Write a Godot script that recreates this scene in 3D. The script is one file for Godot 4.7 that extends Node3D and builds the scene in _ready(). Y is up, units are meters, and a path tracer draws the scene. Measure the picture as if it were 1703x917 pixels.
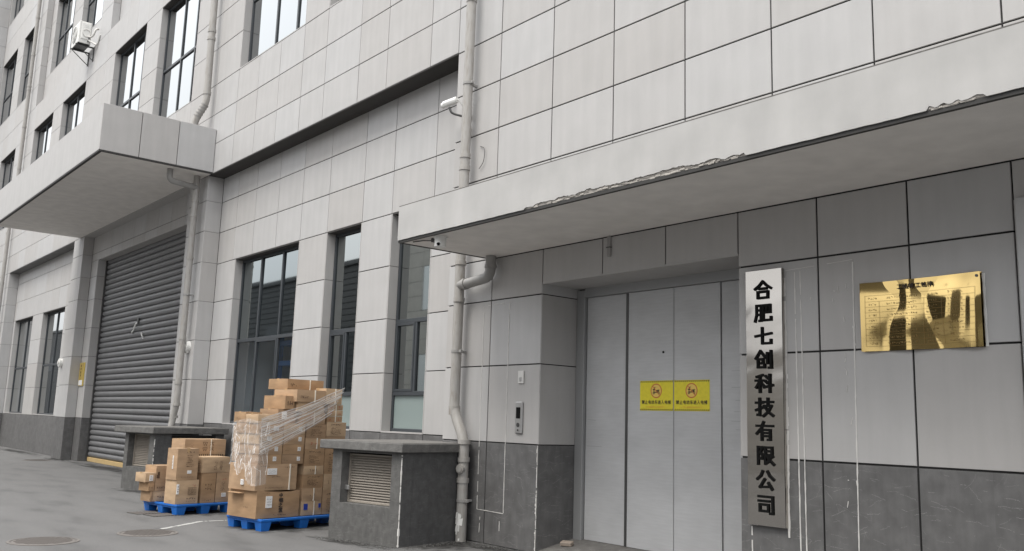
extends Node3D

var taken := {}
var rng := RandomNumberGenerator.new()
var building: Node3D
var cells := []
var back_st: SurfaceTool
var M := {}
var panel_cache := {}
const ZF := -7.45      # main face of the building
const ZR := -7.82      # face of the set back window bays

# ---------- naming ----------
func numbered(called: String) -> String:
	var n: int = taken.get(called, 0)
	taken[called] = n + 1
	return called if n == 0 else "%s_%03d" % [called, n]

func thing(called: String, label: String, category: String, at := Vector3.ZERO, turn := 0.0, group := "") -> Node3D:
	var o := Node3D.new()
	o.name = numbered(called)
	add_child(o, true)
	o.position = at
	o.rotation.y = turn
	tag(o, label, category, group)
	return o

func tag(o: Node, label: String, category: String, group := "") -> void:
	o.set_meta("label", label)
	o.set_meta("category", category)
	if group != "":
		o.set_meta("group", group)

func put(called: String, mesh: Mesh, m: Material, parent: Node = null) -> MeshInstance3D:
	var o := MeshInstance3D.new()
	o.mesh = mesh
	if m:
		o.material_override = m
	if parent == null:
		o.name = numbered(called)
		add_child(o, true)
	else:
		o.name = called
		parent.add_child(o, true)
	return o

func obj(called: String, st: SurfaceTool, m: Material, parent: Node = null) -> MeshInstance3D:
	st.generate_normals()
	return put(called, st.commit(), m, parent)

func group_node(called: String, parent: Node) -> Node3D:
	var o := Node3D.new()
	o.name = called
	parent.add_child(o, true)
	return o

# ---------- shapes ----------
func mb() -> SurfaceTool:
	var st := SurfaceTool.new()
	st.begin(Mesh.PRIMITIVE_TRIANGLES)
	st.set_smooth_group(-1)
	return st

func quad(st: SurfaceTool, a: Vector3, b: Vector3, c: Vector3, d: Vector3) -> void:   # counter clockwise from the front
	for p in [a, c, b, a, d, c]:
		st.add_vertex(p)

func oface(st: SurfaceTool, pts: Array, mid: Vector3) -> void:
	var n: Vector3 = (pts[1] - pts[0]).cross(pts[2] - pts[0])
	var q := pts.duplicate()
	if n.dot(pts[0] - mid) < 0:
		q.reverse()
	for i in range(1, q.size() - 1):
		st.add_vertex(q[0])
		st.add_vertex(q[i + 1])
		st.add_vertex(q[i])

func bx(st: SurfaceTool, lo: Vector3, hi: Vector3) -> void:
	var m := (lo + hi) / 2
	for a in 3:
		var b := (a + 1) % 3
		var c := (a + 2) % 3
		for s in 2:
			var pts := []
			for k in [[0, 0], [1, 0], [1, 1], [0, 1]]:
				var p := Vector3.ZERO
				p[a] = hi[a] if s else lo[a]
				p[b] = hi[b] if k[0] else lo[b]
				p[c] = hi[c] if k[1] else lo[c]
				pts.append(p)
			oface(st, pts, m)

func rbx(st: SurfaceTool, lo: Vector3, hi: Vector3, r: float) -> void:    # box with chamfered edges
	var m := (lo + hi) / 2
	var h := (hi - lo) / 2
	var pt := func(s: Vector3, a: int) -> Vector3:
		var p := Vector3.ZERO
		for i in 3:
			p[i] = m[i] + s[i] * (h[i] - (0.0 if i == a else r))
		return p
	for a in 3:
		var b := (a + 1) % 3
		var c := (a + 2) % 3
		for sa in [-1, 1]:
			var pts := []
			for k in [[-1, -1], [1, -1], [1, 1], [-1, 1]]:
				var s := Vector3.ZERO
				s[a] = sa
				s[b] = k[0]
				s[c] = k[1]
				pts.append(pt.call(s, a))
			oface(st, pts, m)
			for sb in [-1, 1]:
				var s0 := Vector3.ZERO
				s0[a] = sa
				s0[b] = sb
				s0[c] = -1
				var s1 := s0
				s1[c] = 1
				oface(st, [pt.call(s0, a), pt.call(s1, a), pt.call(s1, b), pt.call(s0, b)], m)
	for i in 8:
		var s := Vector3(1 if i & 1 else -1, 1 if i & 2 else -1, 1 if i & 4 else -1)
		oface(st, [pt.call(s, 0), pt.call(s, 1), pt.call(s, 2)], m)

func tube(st: SurfaceTool, pts: Array, r: float, seg := 14, caps := true) -> void:
	var rings := []
	var side := Vector3.ZERO
	for i in pts.size():
		var p: Vector3 = pts[i]
		var d: Vector3
		if i == 0:
			d = (pts[1] - p).normalized()
		elif i == pts.size() - 1:
			d = (p - pts[i - 1]).normalized()
		else:
			d = ((pts[i + 1] - p).normalized() + (p - pts[i - 1]).normalized()).normalized()
		if side == Vector3.ZERO:
			side = d.cross(Vector3.UP if absf(d.y) < 0.9 else Vector3.RIGHT).normalized()
		side = (side - d * side.dot(d)).normalized()
		var other := d.cross(side)
		var scale_up := 1.0
		if i > 0 and i < pts.size() - 1:
			scale_up = 1.0 / maxf(0.5, d.dot((pts[i + 1] - p).normalized()))
		var ring := []
		for k in seg:
			var a := TAU * k / seg
			var off := side * cos(a) + other * sin(a)
			ring.append(p + off * r * lerpf(1.0, scale_up, 0.4))
		rings.append(ring)
	st.set_smooth_group(1)
	for i in pts.size() - 1:
		var mid: Vector3 = (pts[i] + pts[i + 1]) / 2
		for k in seg:
			var k2 := (k + 1) % seg
			oface(st, [rings[i][k], rings[i][k2], rings[i + 1][k2], rings[i + 1][k]], mid)
	st.set_smooth_group(-1)
	if caps:
		var n := pts.size() - 1
		oface(st, rings[0], pts[1])
		oface(st, rings[n], pts[n - 1])

func bend(pts: Array, r: float, n := 5) -> Array:    # rounds the corners of a polyline
	var out := [pts[0]]
	for i in range(1, pts.size() - 1):
		var p: Vector3 = pts[i]
		var a: Vector3 = p + (pts[i - 1] - p).normalized() * minf(r, p.distance_to(pts[i - 1]) * 0.45)
		var b: Vector3 = p + (pts[i + 1] - p).normalized() * minf(r, p.distance_to(pts[i + 1]) * 0.45)
		for k in n + 1:
			var t := float(k) / n
			out.append(a.lerp(p, t).lerp(p.lerp(b, t), t))
	out.append(pts[-1])
	return out

func disc(st: SurfaceTool, c: Vector3, n: Vector3, r: float, thick: float, seg := 24) -> void:
	tube(st, [c, c + n.normalized() * thick], r, seg)

func ribbon(st: SurfaceTool, a: Vector2, b: Vector2, w: float, z: float, thick := 0.0) -> void:
	var d := (b - a).normalized()
	var p := Vector2(-d.y, d.x) * w / 2
	var a2 := a - d * w * 0.42
	var b2 := b + d * w * 0.42
	var q := [a2 - p, b2 - p, b2 + p, a2 + p]
	quad(st, Vector3(q[0].x, q[0].y, z), Vector3(q[1].x, q[1].y, z), Vector3(q[2].x, q[2].y, z), Vector3(q[3].x, q[3].y, z))
	if thick > 0:
		var m := Vector3((a.x + b.x) / 2, (a.y + b.y) / 2, z - thick / 2)
		for i in 4:
			var u: Vector2 = q[i]
			var v: Vector2 = q[(i + 1) % 4]
			oface(st, [Vector3(u.x, u.y, z), Vector3(v.x, v.y, z), Vector3(v.x, v.y, z - thick), Vector3(u.x, u.y, z - thick)], m)

func glyph(st: SurfaceTool, strokes: String, at: Vector2, size: Vector2, w: float, z: float, thick := 0.0) -> void:
	var n := 0
	for line in strokes.split("|"):
		var pts := []
		for s in line.split(" ", false):
			var xy := s.split(",")
			pts.append(at + Vector2(float(xy[0]) / 100.0 * size.x, (1.0 - float(xy[1]) / 100.0) * size.y))
		for i in pts.size() - 1:
			ribbon(st, pts[i], pts[i + 1], w, z + n * 0.00006, thick)
			n += 1

func scribble(st: SurfaceTool, at: Vector2, size: Vector2, count: int, w: float, z: float) -> void:    # print too small to read
	var step := size.x / count
	for i in count:
		var x := at.x + i * step
		var s := Vector2(step * 0.72, size.y)
		var n := 0
		for k in 4:
			var a := Vector2(x + rng.randf() * s.x, at.y + rng.randf() * s.y)
			var b := Vector2(x + rng.randf() * s.x, a.y) if k % 2 else Vector2(a.x, at.y + rng.randf() * s.y)
			if a.distance_to(b) > w:
				ribbon(st, a, b, w, z + n * 0.00008)
			n += 1

const GLYPH := {
	"he": "50,5 30,26 6,43|50,5 70,26 94,43|30,43 70,43|22,60 78,60 78,92 22,92 22,60",
	"fei": "14,10 14,60 5,94|14,10 39,10 39,91 30,91|14,35 39,35|14,59 39,59|52,10 91,10 91,48|52,10 52,89 95,89 95,74|52,48 91,48|71,10 71,48",
	"qi": "6,49 94,37|44,6 44,88 92,88 92,71",
	"chuang": "32,5 6,44|32,5 60,40|18,48 46,48 46,68 36,69|18,48 18,90 54,90 54,76|71,16 71,70|91,6 91,93 79,93",
	"ke": "41,8 10,17|4,36 48,36|27,14 27,96|27,40 6,72|27,42 46,62|60,14 72,25|56,38 68,49|50,71 97,61|82,6 82,96",
	"ji": "4,28 40,28|24,6 24,92 12,90|4,66 40,53|46,24 96,24|70,6 70,44|48,44 88,44 72,74 44,96|54,50 72,76 97,94",
	"you": "6,24 94,24|44,4 32,36 6,64|34,44 34,96|34,44 80,44 80,94 68,94|34,60 80,60|34,76 80,76",
	"xian": "12,8 12,96|12,10 37,10 25,36 38,52 34,68 21,67|52,10 88,10 88,48 52,48|52,29 88,29|52,10 52,92 68,82|92,55 72,68|62,50 76,76 97,95",
	"gong": "36,8 26,30 6,48|62,8 74,30 95,48|46,48 20,88 78,84|66,66 86,96",
	"si": "12,12 88,12 88,94 74,94|12,34 68,34|18,52 64,52 64,84 18,84 18,52",
	"jin": "6,18 46,18|26,4 26,50|26,20 6,42|28,22 46,38|54,18 94,18|74,4 74,50|74,20 54,42|76,22 96,42|20,57 80,57|6,71 94,71|50,71 50,96|28,78 14,92|72,78 88,92",
	"zhi": "50,8 50,90|50,44 88,44|22,40 22,90|6,92 94,92",
	"dian": "14,22 86,22 86,66 14,66 14,22|14,44 86,44|50,4 50,90 94,90 94,76",
	"dong": "10,18 44,18|4,40 50,40|26,42 12,78 44,74|38,62 48,84|54,32 92,32 88,92 76,90|70,6 68,50 50,94",
	"che": "10,20 90,20|44,4 20,50 88,50|4,72 96,72|52,36 52,98",
	"jinr": "10,10 20,22|4,42 22,42 22,74 6,88|22,78 40,90 96,92|36,28 92,28|34,54 96,54|52,8 52,54 40,80|76,8 76,82",
	"ru": "34,8 52,18 46,50 6,94|50,30 64,64 96,94",
	"ti": "4,30 40,30|22,6 22,96|22,34 4,66|24,38 40,56|56,6 64,18|86,6 76,18|48,24 90,24 90,42 50,42 48,60 94,60 92,80 82,80|70,24 70,96|66,64 46,88",
	"gongw": "12,16 88,16|50,16 50,86|6,86 94,86",
	"cheng": "41,8 10,17|4,36 48,36|27,14 27,96|27,40 6,72|27,42 44,58|58,10 90,10 90,38 58,38 58,10|52,54 96,54|54,72 94,72|48,92 98,92|74,54 74,92",
	"jun": "22,6 26,18|6,22 44,22|14,34 20,66|38,34 32,66|4,76 46,70|72,6 58,24 90,22|84,14 94,28|62,34 54,44|80,34 92,46|66,44 50,70|64,54 88,54 70,80 50,96|58,62 76,82 98,96",
	"ming": "20,6 6,34|18,20 42,20|14,40 40,40|4,58 42,58|24,40 24,90 42,78|66,6 48,34|62,20 88,20 74,44 48,64|58,30 70,40|60,58 60,94|60,58 90,58 90,94 60,94",
	"pai": "14,8 14,50 6,94|14,38 44,38|32,8 32,38|14,58 36,58 36,94|70,4 64,12|54,14 92,14 92,48 54,48 54,14|54,31 92,31|72,14 72,48 56,62|48,66 98,66|80,54 80,98",
	"zhong": "16,26 84,26 84,60 16,60 16,26|50,4 50,98",
	"zhih": "48,4 56,16|14,28 84,28 40,66 14,88|14,80 40,92 96,94",
}

# ---------- materials ----------
func noise_tex(freq: float, lo: Color, hi: Color, octaves := 4, kind := FastNoiseLite.TYPE_SIMPLEX_SMOOTH, size := 512, at := 0, mids := [], normal := false, strength := 4.0) -> NoiseTexture2D:
	var n := FastNoiseLite.new()
	n.noise_type = kind
	n.seed = 11 + at
	n.frequency = freq
	n.fractal_octaves = octaves
	var t := NoiseTexture2D.new()
	t.width = size
	t.height = size
	t.seamless = true
	t.noise = n
	if normal:
		t.as_normal_map = true
		t.bump_strength = strength
		return t
	var g := Gradient.new()
	g.set_color(0, lo)
	g.set_color(1, hi)
	for s in mids:
		g.add_point(s[0], s[1])
	t.color_ramp = g
	return t

func grey(v: float) -> Color:
	return Color(v, v, v)

func mat(c: Color, rough := 0.8, metal := 0.0) -> StandardMaterial3D:    # c is a linear base colour
	var m := StandardMaterial3D.new()
	m.albedo_color = c.linear_to_srgb()
	m.roughness = rough
	m.metallic = metal
	return m

func skin(m: StandardMaterial3D, tex: Texture2D, scale: Vector3, detail: Texture2D = null, bump: Texture2D = null, bump_cm := 0.2, world := true) -> StandardMaterial3D:
	m.albedo_texture = tex
	m.uv1_triplanar = true
	m.uv1_world_triplanar = world
	m.uv1_scale = scale
	m.uv1_triplanar_sharpness = 6.0
	if detail:
		m.detail_enabled = true
		m.detail_albedo = detail
		m.detail_blend_mode = BaseMaterial3D.BLEND_MODE_MUL
		m.detail_uv_layer = BaseMaterial3D.DETAIL_UV_2
		m.uv2_triplanar = true
		m.uv2_world_triplanar = world
		m.uv2_scale = Vector3(0.23, 0.31, 0.23)
	if bump:
		m.heightmap_enabled = true
		m.heightmap_texture = bump
		m.heightmap_scale = bump_cm
	return m

func scratch_tex(size: int, base: float, count: int, bright: float, sd: int) -> ImageTexture:
	var im := Image.create(size, size, false, Image.FORMAT_RGB8)
	var r := RandomNumberGenerator.new()
	r.seed = sd
	var n := FastNoiseLite.new()
	n.seed = sd
	n.frequency = 0.012
	n.fractal_octaves = 5
	for y in size:
		for x in size:
			var v := base * (1.0 + 0.13 * n.get_noise_2d(x, y) + 0.04 * n.get_noise_2d(x * 5.0, y * 0.6) + r.randf_range(-0.02, 0.02))
			im.set_pixel(x, y, grey(clampf(v, 0, 1)))
	for i in count:
		var p := Vector2(r.randf() * size, r.randf() * size)
		var a := r.randf_range(-0.35, 0.35) if r.randf() < 0.75 else r.randf_range(-1.6, 1.6)
		var d := Vector2(cos(a), sin(a))
		var l := r.randf_range(4, 60) * (2.0 if r.randf() < 0.1 else 1.0)
		var br := r.randf_range(0.3, 1.0)
		for k in int(l):
			var q := p + d * k
			a += r.randf_range(-0.03, 0.03)
			d = Vector2(cos(a), sin(a))
			if r.randf() < 0.75:
				var x := posmod(int(q.x), size)
				var y := posmod(int(q.y), size)
				var o := im.get_pixel(x, y).r
				im.set_pixel(x, y, grey(clampf(lerpf(o, bright, br * 0.7), 0, 1)))
	return ImageTexture.create_from_image(im)

func make_materials() -> void:
	var streak := noise_tex(0.012, grey(0.965), grey(1.0), 4, FastNoiseLite.TYPE_SIMPLEX_SMOOTH, 512, 1)
	var blotch := noise_tex(0.011, grey(0.93), grey(1.0), 5, FastNoiseLite.TYPE_SIMPLEX_SMOOTH, 512, 2)
	var soft_blotch := noise_tex(0.009, grey(0.968), grey(1.0), 5, FastNoiseLite.TYPE_SIMPLEX_SMOOTH, 512, 14)
	var fine := noise_tex(0.2, grey(0.82), grey(1.0), 3, FastNoiseLite.TYPE_SIMPLEX, 512, 3)
	var rough_h := noise_tex(0.12, grey(0.2), grey(0.8), 5, FastNoiseLite.TYPE_SIMPLEX, 512, 4)
	M.streak = streak
	M.blotch = blotch
	for i in 4:
		var k: float = [1.0, 0.95, 1.03, 0.975][i]
		var warm: float = [0.0, 0.005, -0.003, 0.003][i]
		M["panel%d" % i] = skin(mat(Color(0.455 * k + warm, 0.449 * k, 0.446 * k - warm), 0.62), streak, Vector3(0.9, 0.10, 0.9), soft_blotch)
	var scr := scratch_tex(1024, 0.56, 900, 1.0, 5)
	for i in 2:
		M["dado%d" % i] = skin(mat(Color(0.48, 0.474, 0.474) * [1.0, 0.96][i], 0.6), scr, Vector3(0.33, 0.33, 0.33), blotch)
	M.joint = mat(grey(0.02), 0.9)
	M.plaster = skin(mat(Color(0.47, 0.465, 0.455), 0.75), blotch, Vector3(0.5, 0.5, 0.5), null, rough_h, 0.05)
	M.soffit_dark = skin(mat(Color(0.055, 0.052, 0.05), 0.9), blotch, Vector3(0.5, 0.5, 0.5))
	M.soffit = skin(mat(Color(0.82, 0.79, 0.755), 0.85), blotch, Vector3(0.4, 0.4, 0.4), null, rough_h, 0.05)
	M.fascia = skin(mat(Color(0.48, 0.475, 0.468), 0.7), streak, Vector3(0.7, 0.16, 0.7), blotch)
	M.spalled = skin(mat(Color(0.62, 0.585, 0.54), 0.95), fine, Vector3(5, 5, 5), null, rough_h, 0.5)
	M.bead = mat(Color(0.035, 0.034, 0.033), 0.7)
	M.concrete = skin(mat(Color(0.40, 0.395, 0.385), 0.85), scr, Vector3(0.6, 0.6, 0.6), blotch, rough_h, 0.15)
	M.slabtop = skin(mat(Color(0.52, 0.50, 0.475), 0.9), scr, Vector3(0.5, 0.5, 0.5), blotch, rough_h, 0.2)
	M.slabedge = skin(mat(Color(0.50, 0.49, 0.475), 0.85), scr, Vector3(0.6, 0.6, 0.6), blotch, rough_h, 0.2)
	M.ventdark = skin(mat(Color(0.34, 0.34, 0.345), 0.6), scr, Vector3(0.55, 0.55, 0.55), blotch)
	M.louver = skin(mat(Color(0.29, 0.26, 0.225), 0.55), blotch, Vector3(1, 1, 1))
	M.black = mat(grey(0.010), 0.6)
	M.black.metallic_specular = 0.15
	M.frame = mat(Color(0.042, 0.048, 0.055), 0.45)
	M.glass = mat(Color(0.50, 0.525, 0.53), 0.02, 1.0)
	M.glass_up = mat(Color(0.40, 0.42, 0.43), 0.02, 1.0)
	var low := mat(Color(0.07, 0.085, 0.085), 0.02)
	low.albedo_color.a = 0.10
	low.transparency = BaseMaterial3D.TRANSPARENCY_ALPHA
	low.clearcoat_enabled = true
	M.glass_low = low
	M.glass_mid = mat(Color(0.36, 0.385, 0.385), 0.025, 1.0)
	M.glass_dim = mat(Color(0.28, 0.315, 0.325), 0.03, 1.0)
	M.film_pane = mat(Color(0.235, 0.285, 0.28), 0.25)
	M.dark_pane = mat(grey(0.015), 0.15)
	M.room = mat(Color(0.48, 0.52, 0.53), 0.9)
	M.shutter = skin(mat(Color(0.165, 0.165, 0.17), 0.5), streak, Vector3(0.5, 0.5, 0.5), blotch)
	M.wood = skin(mat(Color(0.50, 0.36, 0.17), 0.8), streak, Vector3(0.1, 1, 0.6))
	var brushed := noise_tex(0.05, grey(0.955), grey(1.0), 4, FastNoiseLite.TYPE_SIMPLEX_SMOOTH, 512, 6)
	M.door = skin(mat(Color(0.55, 0.555, 0.565), 0.5, 0.05), brushed, Vector3(0.12, 1.4, 1.4), blotch)
	M.door_frame = mat(Color(0.33, 0.335, 0.34), 0.45, 0.3)
	var grime := noise_tex(0.02, Color(0.86, 0.84, 0.81), grey(1.0), 5, FastNoiseLite.TYPE_SIMPLEX_SMOOTH, 512, 12, [[0.4, Color(0.96, 0.95, 0.94)]])
	M.pipe = skin(mat(Color(0.40, 0.393, 0.380), 0.5), grime, Vector3(1.6, 0.35, 1.6), blotch)
	M.pipe_dark = skin(mat(Color(0.33, 0.324, 0.315), 0.5), streak, Vector3(1.2, 0.2, 1.2), blotch)
	M.white = skin(mat(Color(0.72, 0.72, 0.70), 0.5), blotch, Vector3(1.5, 1.5, 1.5))
	M.white_plain = mat(Color(0.76, 0.76, 0.74), 0.5)
	M.caulk = mat(Color(0.62, 0.61, 0.59), 0.7)
	M.blue = skin(mat(Color(0.012, 0.15, 0.56), 0.4), blotch, Vector3(2, 2, 2))
	for i in 4:
		var c: Color = [Color(0.50, 0.335, 0.205), Color(0.43, 0.275, 0.155), Color(0.58, 0.41, 0.26), Color(0.38, 0.25, 0.15)][i]
		M["card%d" % i] = skin(mat(c, 0.85), noise_tex(0.02, grey(0.86), grey(1.0), 5, FastNoiseLite.TYPE_SIMPLEX_SMOOTH, 256, 20 + i), Vector3(0.5, 1.6, 0.5), blotch, null, 0.2, false)
	M.tape = mat(Color(0.46, 0.31, 0.17), 0.22)
	M.ink = mat(Color(0.035, 0.025, 0.02), 0.8)
	M.ink_soft = mat(Color(0.10, 0.06, 0.035), 0.85)
	M.ink_red = mat(Color(0.35, 0.05, 0.03), 0.8)
	M.ink_blue = mat(Color(0.02, 0.05, 0.30), 0.6)
	M.paper = mat(Color(0.74, 0.74, 0.74), 0.6)
	M.strap = mat(Color(0.70, 0.66, 0.58), 0.35)
	var film := mat(Color(0.92, 0.92, 0.92), 0.12)
	film.albedo_color.a = 0.14
	film.transparency = BaseMaterial3D.TRANSPARENCY_ALPHA
	M.film = film
	var strand := mat(Color(0.9, 0.88, 0.86), 0.14)
	strand.albedo_color.a = 0.66
	strand.transparency = BaseMaterial3D.TRANSPARENCY_ALPHA
	M.strand = strand
	M.steel = mat(Color(0.42, 0.40, 0.375), 0.10, 1.0)
	M.gold = mat(Color(0.56, 0.41, 0.17), 0.085, 1.0)
	M.ink_gold = mat(Color(0.27, 0.18, 0.06), 0.5)
	M.gold_sign = mat(Color(0.75, 0.56, 0.14), 0.3, 0.6)
	M.yellow = skin(mat(Color(0.82, 0.70, 0.03), 0.45), blotch, Vector3(3, 3, 3))
	M.sign_red = mat(Color(0.55, 0.10, 0.03), 0.5)
	M.sign_pale = mat(Color(0.78, 0.55, 0.12), 0.5)
	M.metal_dark = mat(Color(0.10, 0.10, 0.10), 0.4, 0.7)
	M.alu_pale = mat(Color(0.40, 0.40, 0.40), 0.4, 0.3)
	M.alu = mat(Color(0.5, 0.5, 0.5), 0.35, 0.8)
	M.iron = skin(mat(Color(0.17, 0.155, 0.145), 0.7), fine, Vector3(3, 3, 3))
	var asph := noise_tex(0.16, grey(0.36), grey(1.0), 5, FastNoiseLite.TYPE_SIMPLEX, 1024, 7)
	var stain := noise_tex(0.008, grey(0.80), grey(1.0), 6, FastNoiseLite.TYPE_SIMPLEX_SMOOTH, 1024, 8, [[0.35, grey(0.93)], [0.55, grey(0.96)]])
	var asph_h := noise_tex(0.45, grey(0.0), grey(1.0), 2, FastNoiseLite.TYPE_CELLULAR, 1024, 9)
	M.asphalt = skin(mat(Color(0.285, 0.283, 0.283), 0.85), asph, Vector3(0.7, 0.7, 0.7), stain, asph_h, 0.12)
	M.asphalt.uv2_scale = Vector3(0.06, 0.06, 0.17)
	M.paint = skin(mat(Color(0.50, 0.50, 0.49), 0.7), fine, Vector3(1.5, 1.5, 1.5))
	M.siding = skin(mat(Color(0.055, 0.058, 0.06), 0.6), streak, Vector3(0.5, 0.1, 0.5))
	M.block_grey = skin(mat(Color(0.15, 0.145, 0.138), 0.7), streak, Vector3(0.6, 0.1, 0.6), blotch)
	M.pale = skin(mat(Color(0.50, 0.485, 0.45), 0.7), streak, Vector3(0.6, 0.1, 0.6), blotch)
	M.rack_blue = mat(Color(0.05, 0.16, 0.40), 0.5)
	M.brick = skin(mat(Color(0.36, 0.30, 0.25), 0.9), fine, Vector3(6, 6, 6))

# ---------- facade cladding ----------
func faced(x0: float, y0: float, z0: float, turn := 0.0) -> Transform3D:
	return Transform3D(Basis(Vector3.UP, turn), Vector3(x0, y0, z0))

func sheet(xf: Transform3D, us: Array, vs: Array, holes: Array, opts := {}) -> void:
	var gap: float = opts.get("gap", 0.013)
	for j in vs.size() - 1:
		var run_from = null
		for i in us.size() - 1:
			var u0: float = us[i]
			var u1: float = us[i + 1]
			var v0: float = vs[j]
			var v1: float = vs[j + 1]
			var c := Vector2((u0 + u1) / 2, (v0 + v1) / 2)
			var kept := true
			for h in holes:
				if c.x > h[0] and c.x < h[1] and c.y > h[2] and c.y < h[3]:
					kept = false
			if kept:
				cells.append({"xf": xf, "c": c, "w": u1 - u0 - gap, "h": v1 - v0 - gap, "dado": v1 < 1.36 and v0 < 0.5, "area": 0.0})
				if run_from == null:
					run_from = u0
			if run_from != null and (not kept or i == us.size() - 2):
				slab(back_st, xf, run_from + 0.025, (u1 if kept else u0) - 0.025, v0, v1, -0.24 if not opts.has("deep") else -float(opts.deep), -0.011)
				run_from = null

func slab(st: SurfaceTool, xf: Transform3D, u0: float, u1: float, v0: float, v1: float, w0: float, w1: float) -> void:
	var t := mb()
	bx(t, Vector3(u0, v0, w0), Vector3(u1, v1, w1))
	st.append_from(t.commit(), 0, xf)

func panel_mesh(w: float, h: float) -> ArrayMesh:
	var key := Vector2i(roundi(w * 1000), roundi(h * 1000))
	if not panel_cache.has(key):
		var st := mb()
		var c := 0.0035
		var a := w / 2
		var b := h / 2
		var f := [Vector3(-a + c, -b + c, 0), Vector3(a - c, -b + c, 0), Vector3(a - c, b - c, 0), Vector3(-a + c, b - c, 0)]
		var e := [Vector3(-a, -b, -c), Vector3(a, -b, -c), Vector3(a, b, -c), Vector3(-a, b, -c)]
		var k := [Vector3(-a, -b, -0.022), Vector3(a, -b, -0.022), Vector3(a, b, -0.022), Vector3(-a, b, -0.022)]
		quad(st, f[0], f[1], f[2], f[3])
		for i in 4:
			var n := (i + 1) % 4
			quad(st, e[i], e[n], f[n], f[i])
			quad(st, k[i], k[n], e[n], e[i])
		st.generate_normals()
		panel_cache[key] = st.commit()
	return panel_cache[key]

func place_panels(eye: Vector3, most: int) -> void:
	for c in cells:
		var p: Vector3 = c.xf * Vector3(c.c.x, c.c.y, 0)
		var d := p - eye
		var n: Vector3 = c.xf.basis.z
		c.area = c.w * c.h * absf(n.dot(d.normalized())) / d.length_squared() if n.dot(d) < 0 else 0.0
		var v := (-d).normalized()
		if p.y > 8.0 and p.x > -11.0 and p.y > 7.5 - p.x * 0.05 or p.y > 18.5:      # above the frame
			c.area *= 0.05
	cells.sort_custom(func(a, b): return a.area > b.area)
	var rest := {}
	for i in cells.size():
		var c: Dictionary = cells[i]
		var m: String = ("dado%d" % (rng.randi() % 2)) if c.dado else ("panel%d" % (rng.randi() % 4))
		var xf: Transform3D = c.xf * Transform3D(Basis(), Vector3(c.c.x, c.c.y, rng.randf_range(-0.0012, 0.0012)))
		if i < most:
			var o := put("dado_panel" if c.dado else "wall_panel", panel_mesh(c.w, c.h), M[m], building)
			o.transform = xf
		else:
			if not rest.has(m):
				rest[m] = mb()
			rest[m].append_from(panel_mesh(c.w, c.h), 0, xf)
	var all := ArrayMesh.new()
	for m in rest:
		rest[m].commit(all)
		all.surface_set_material(all.get_surface_count() - 1, M[m])
	var o := put("distant_wall_panels", all, null, building)
	o.set_meta("kind", "stuff")

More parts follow.
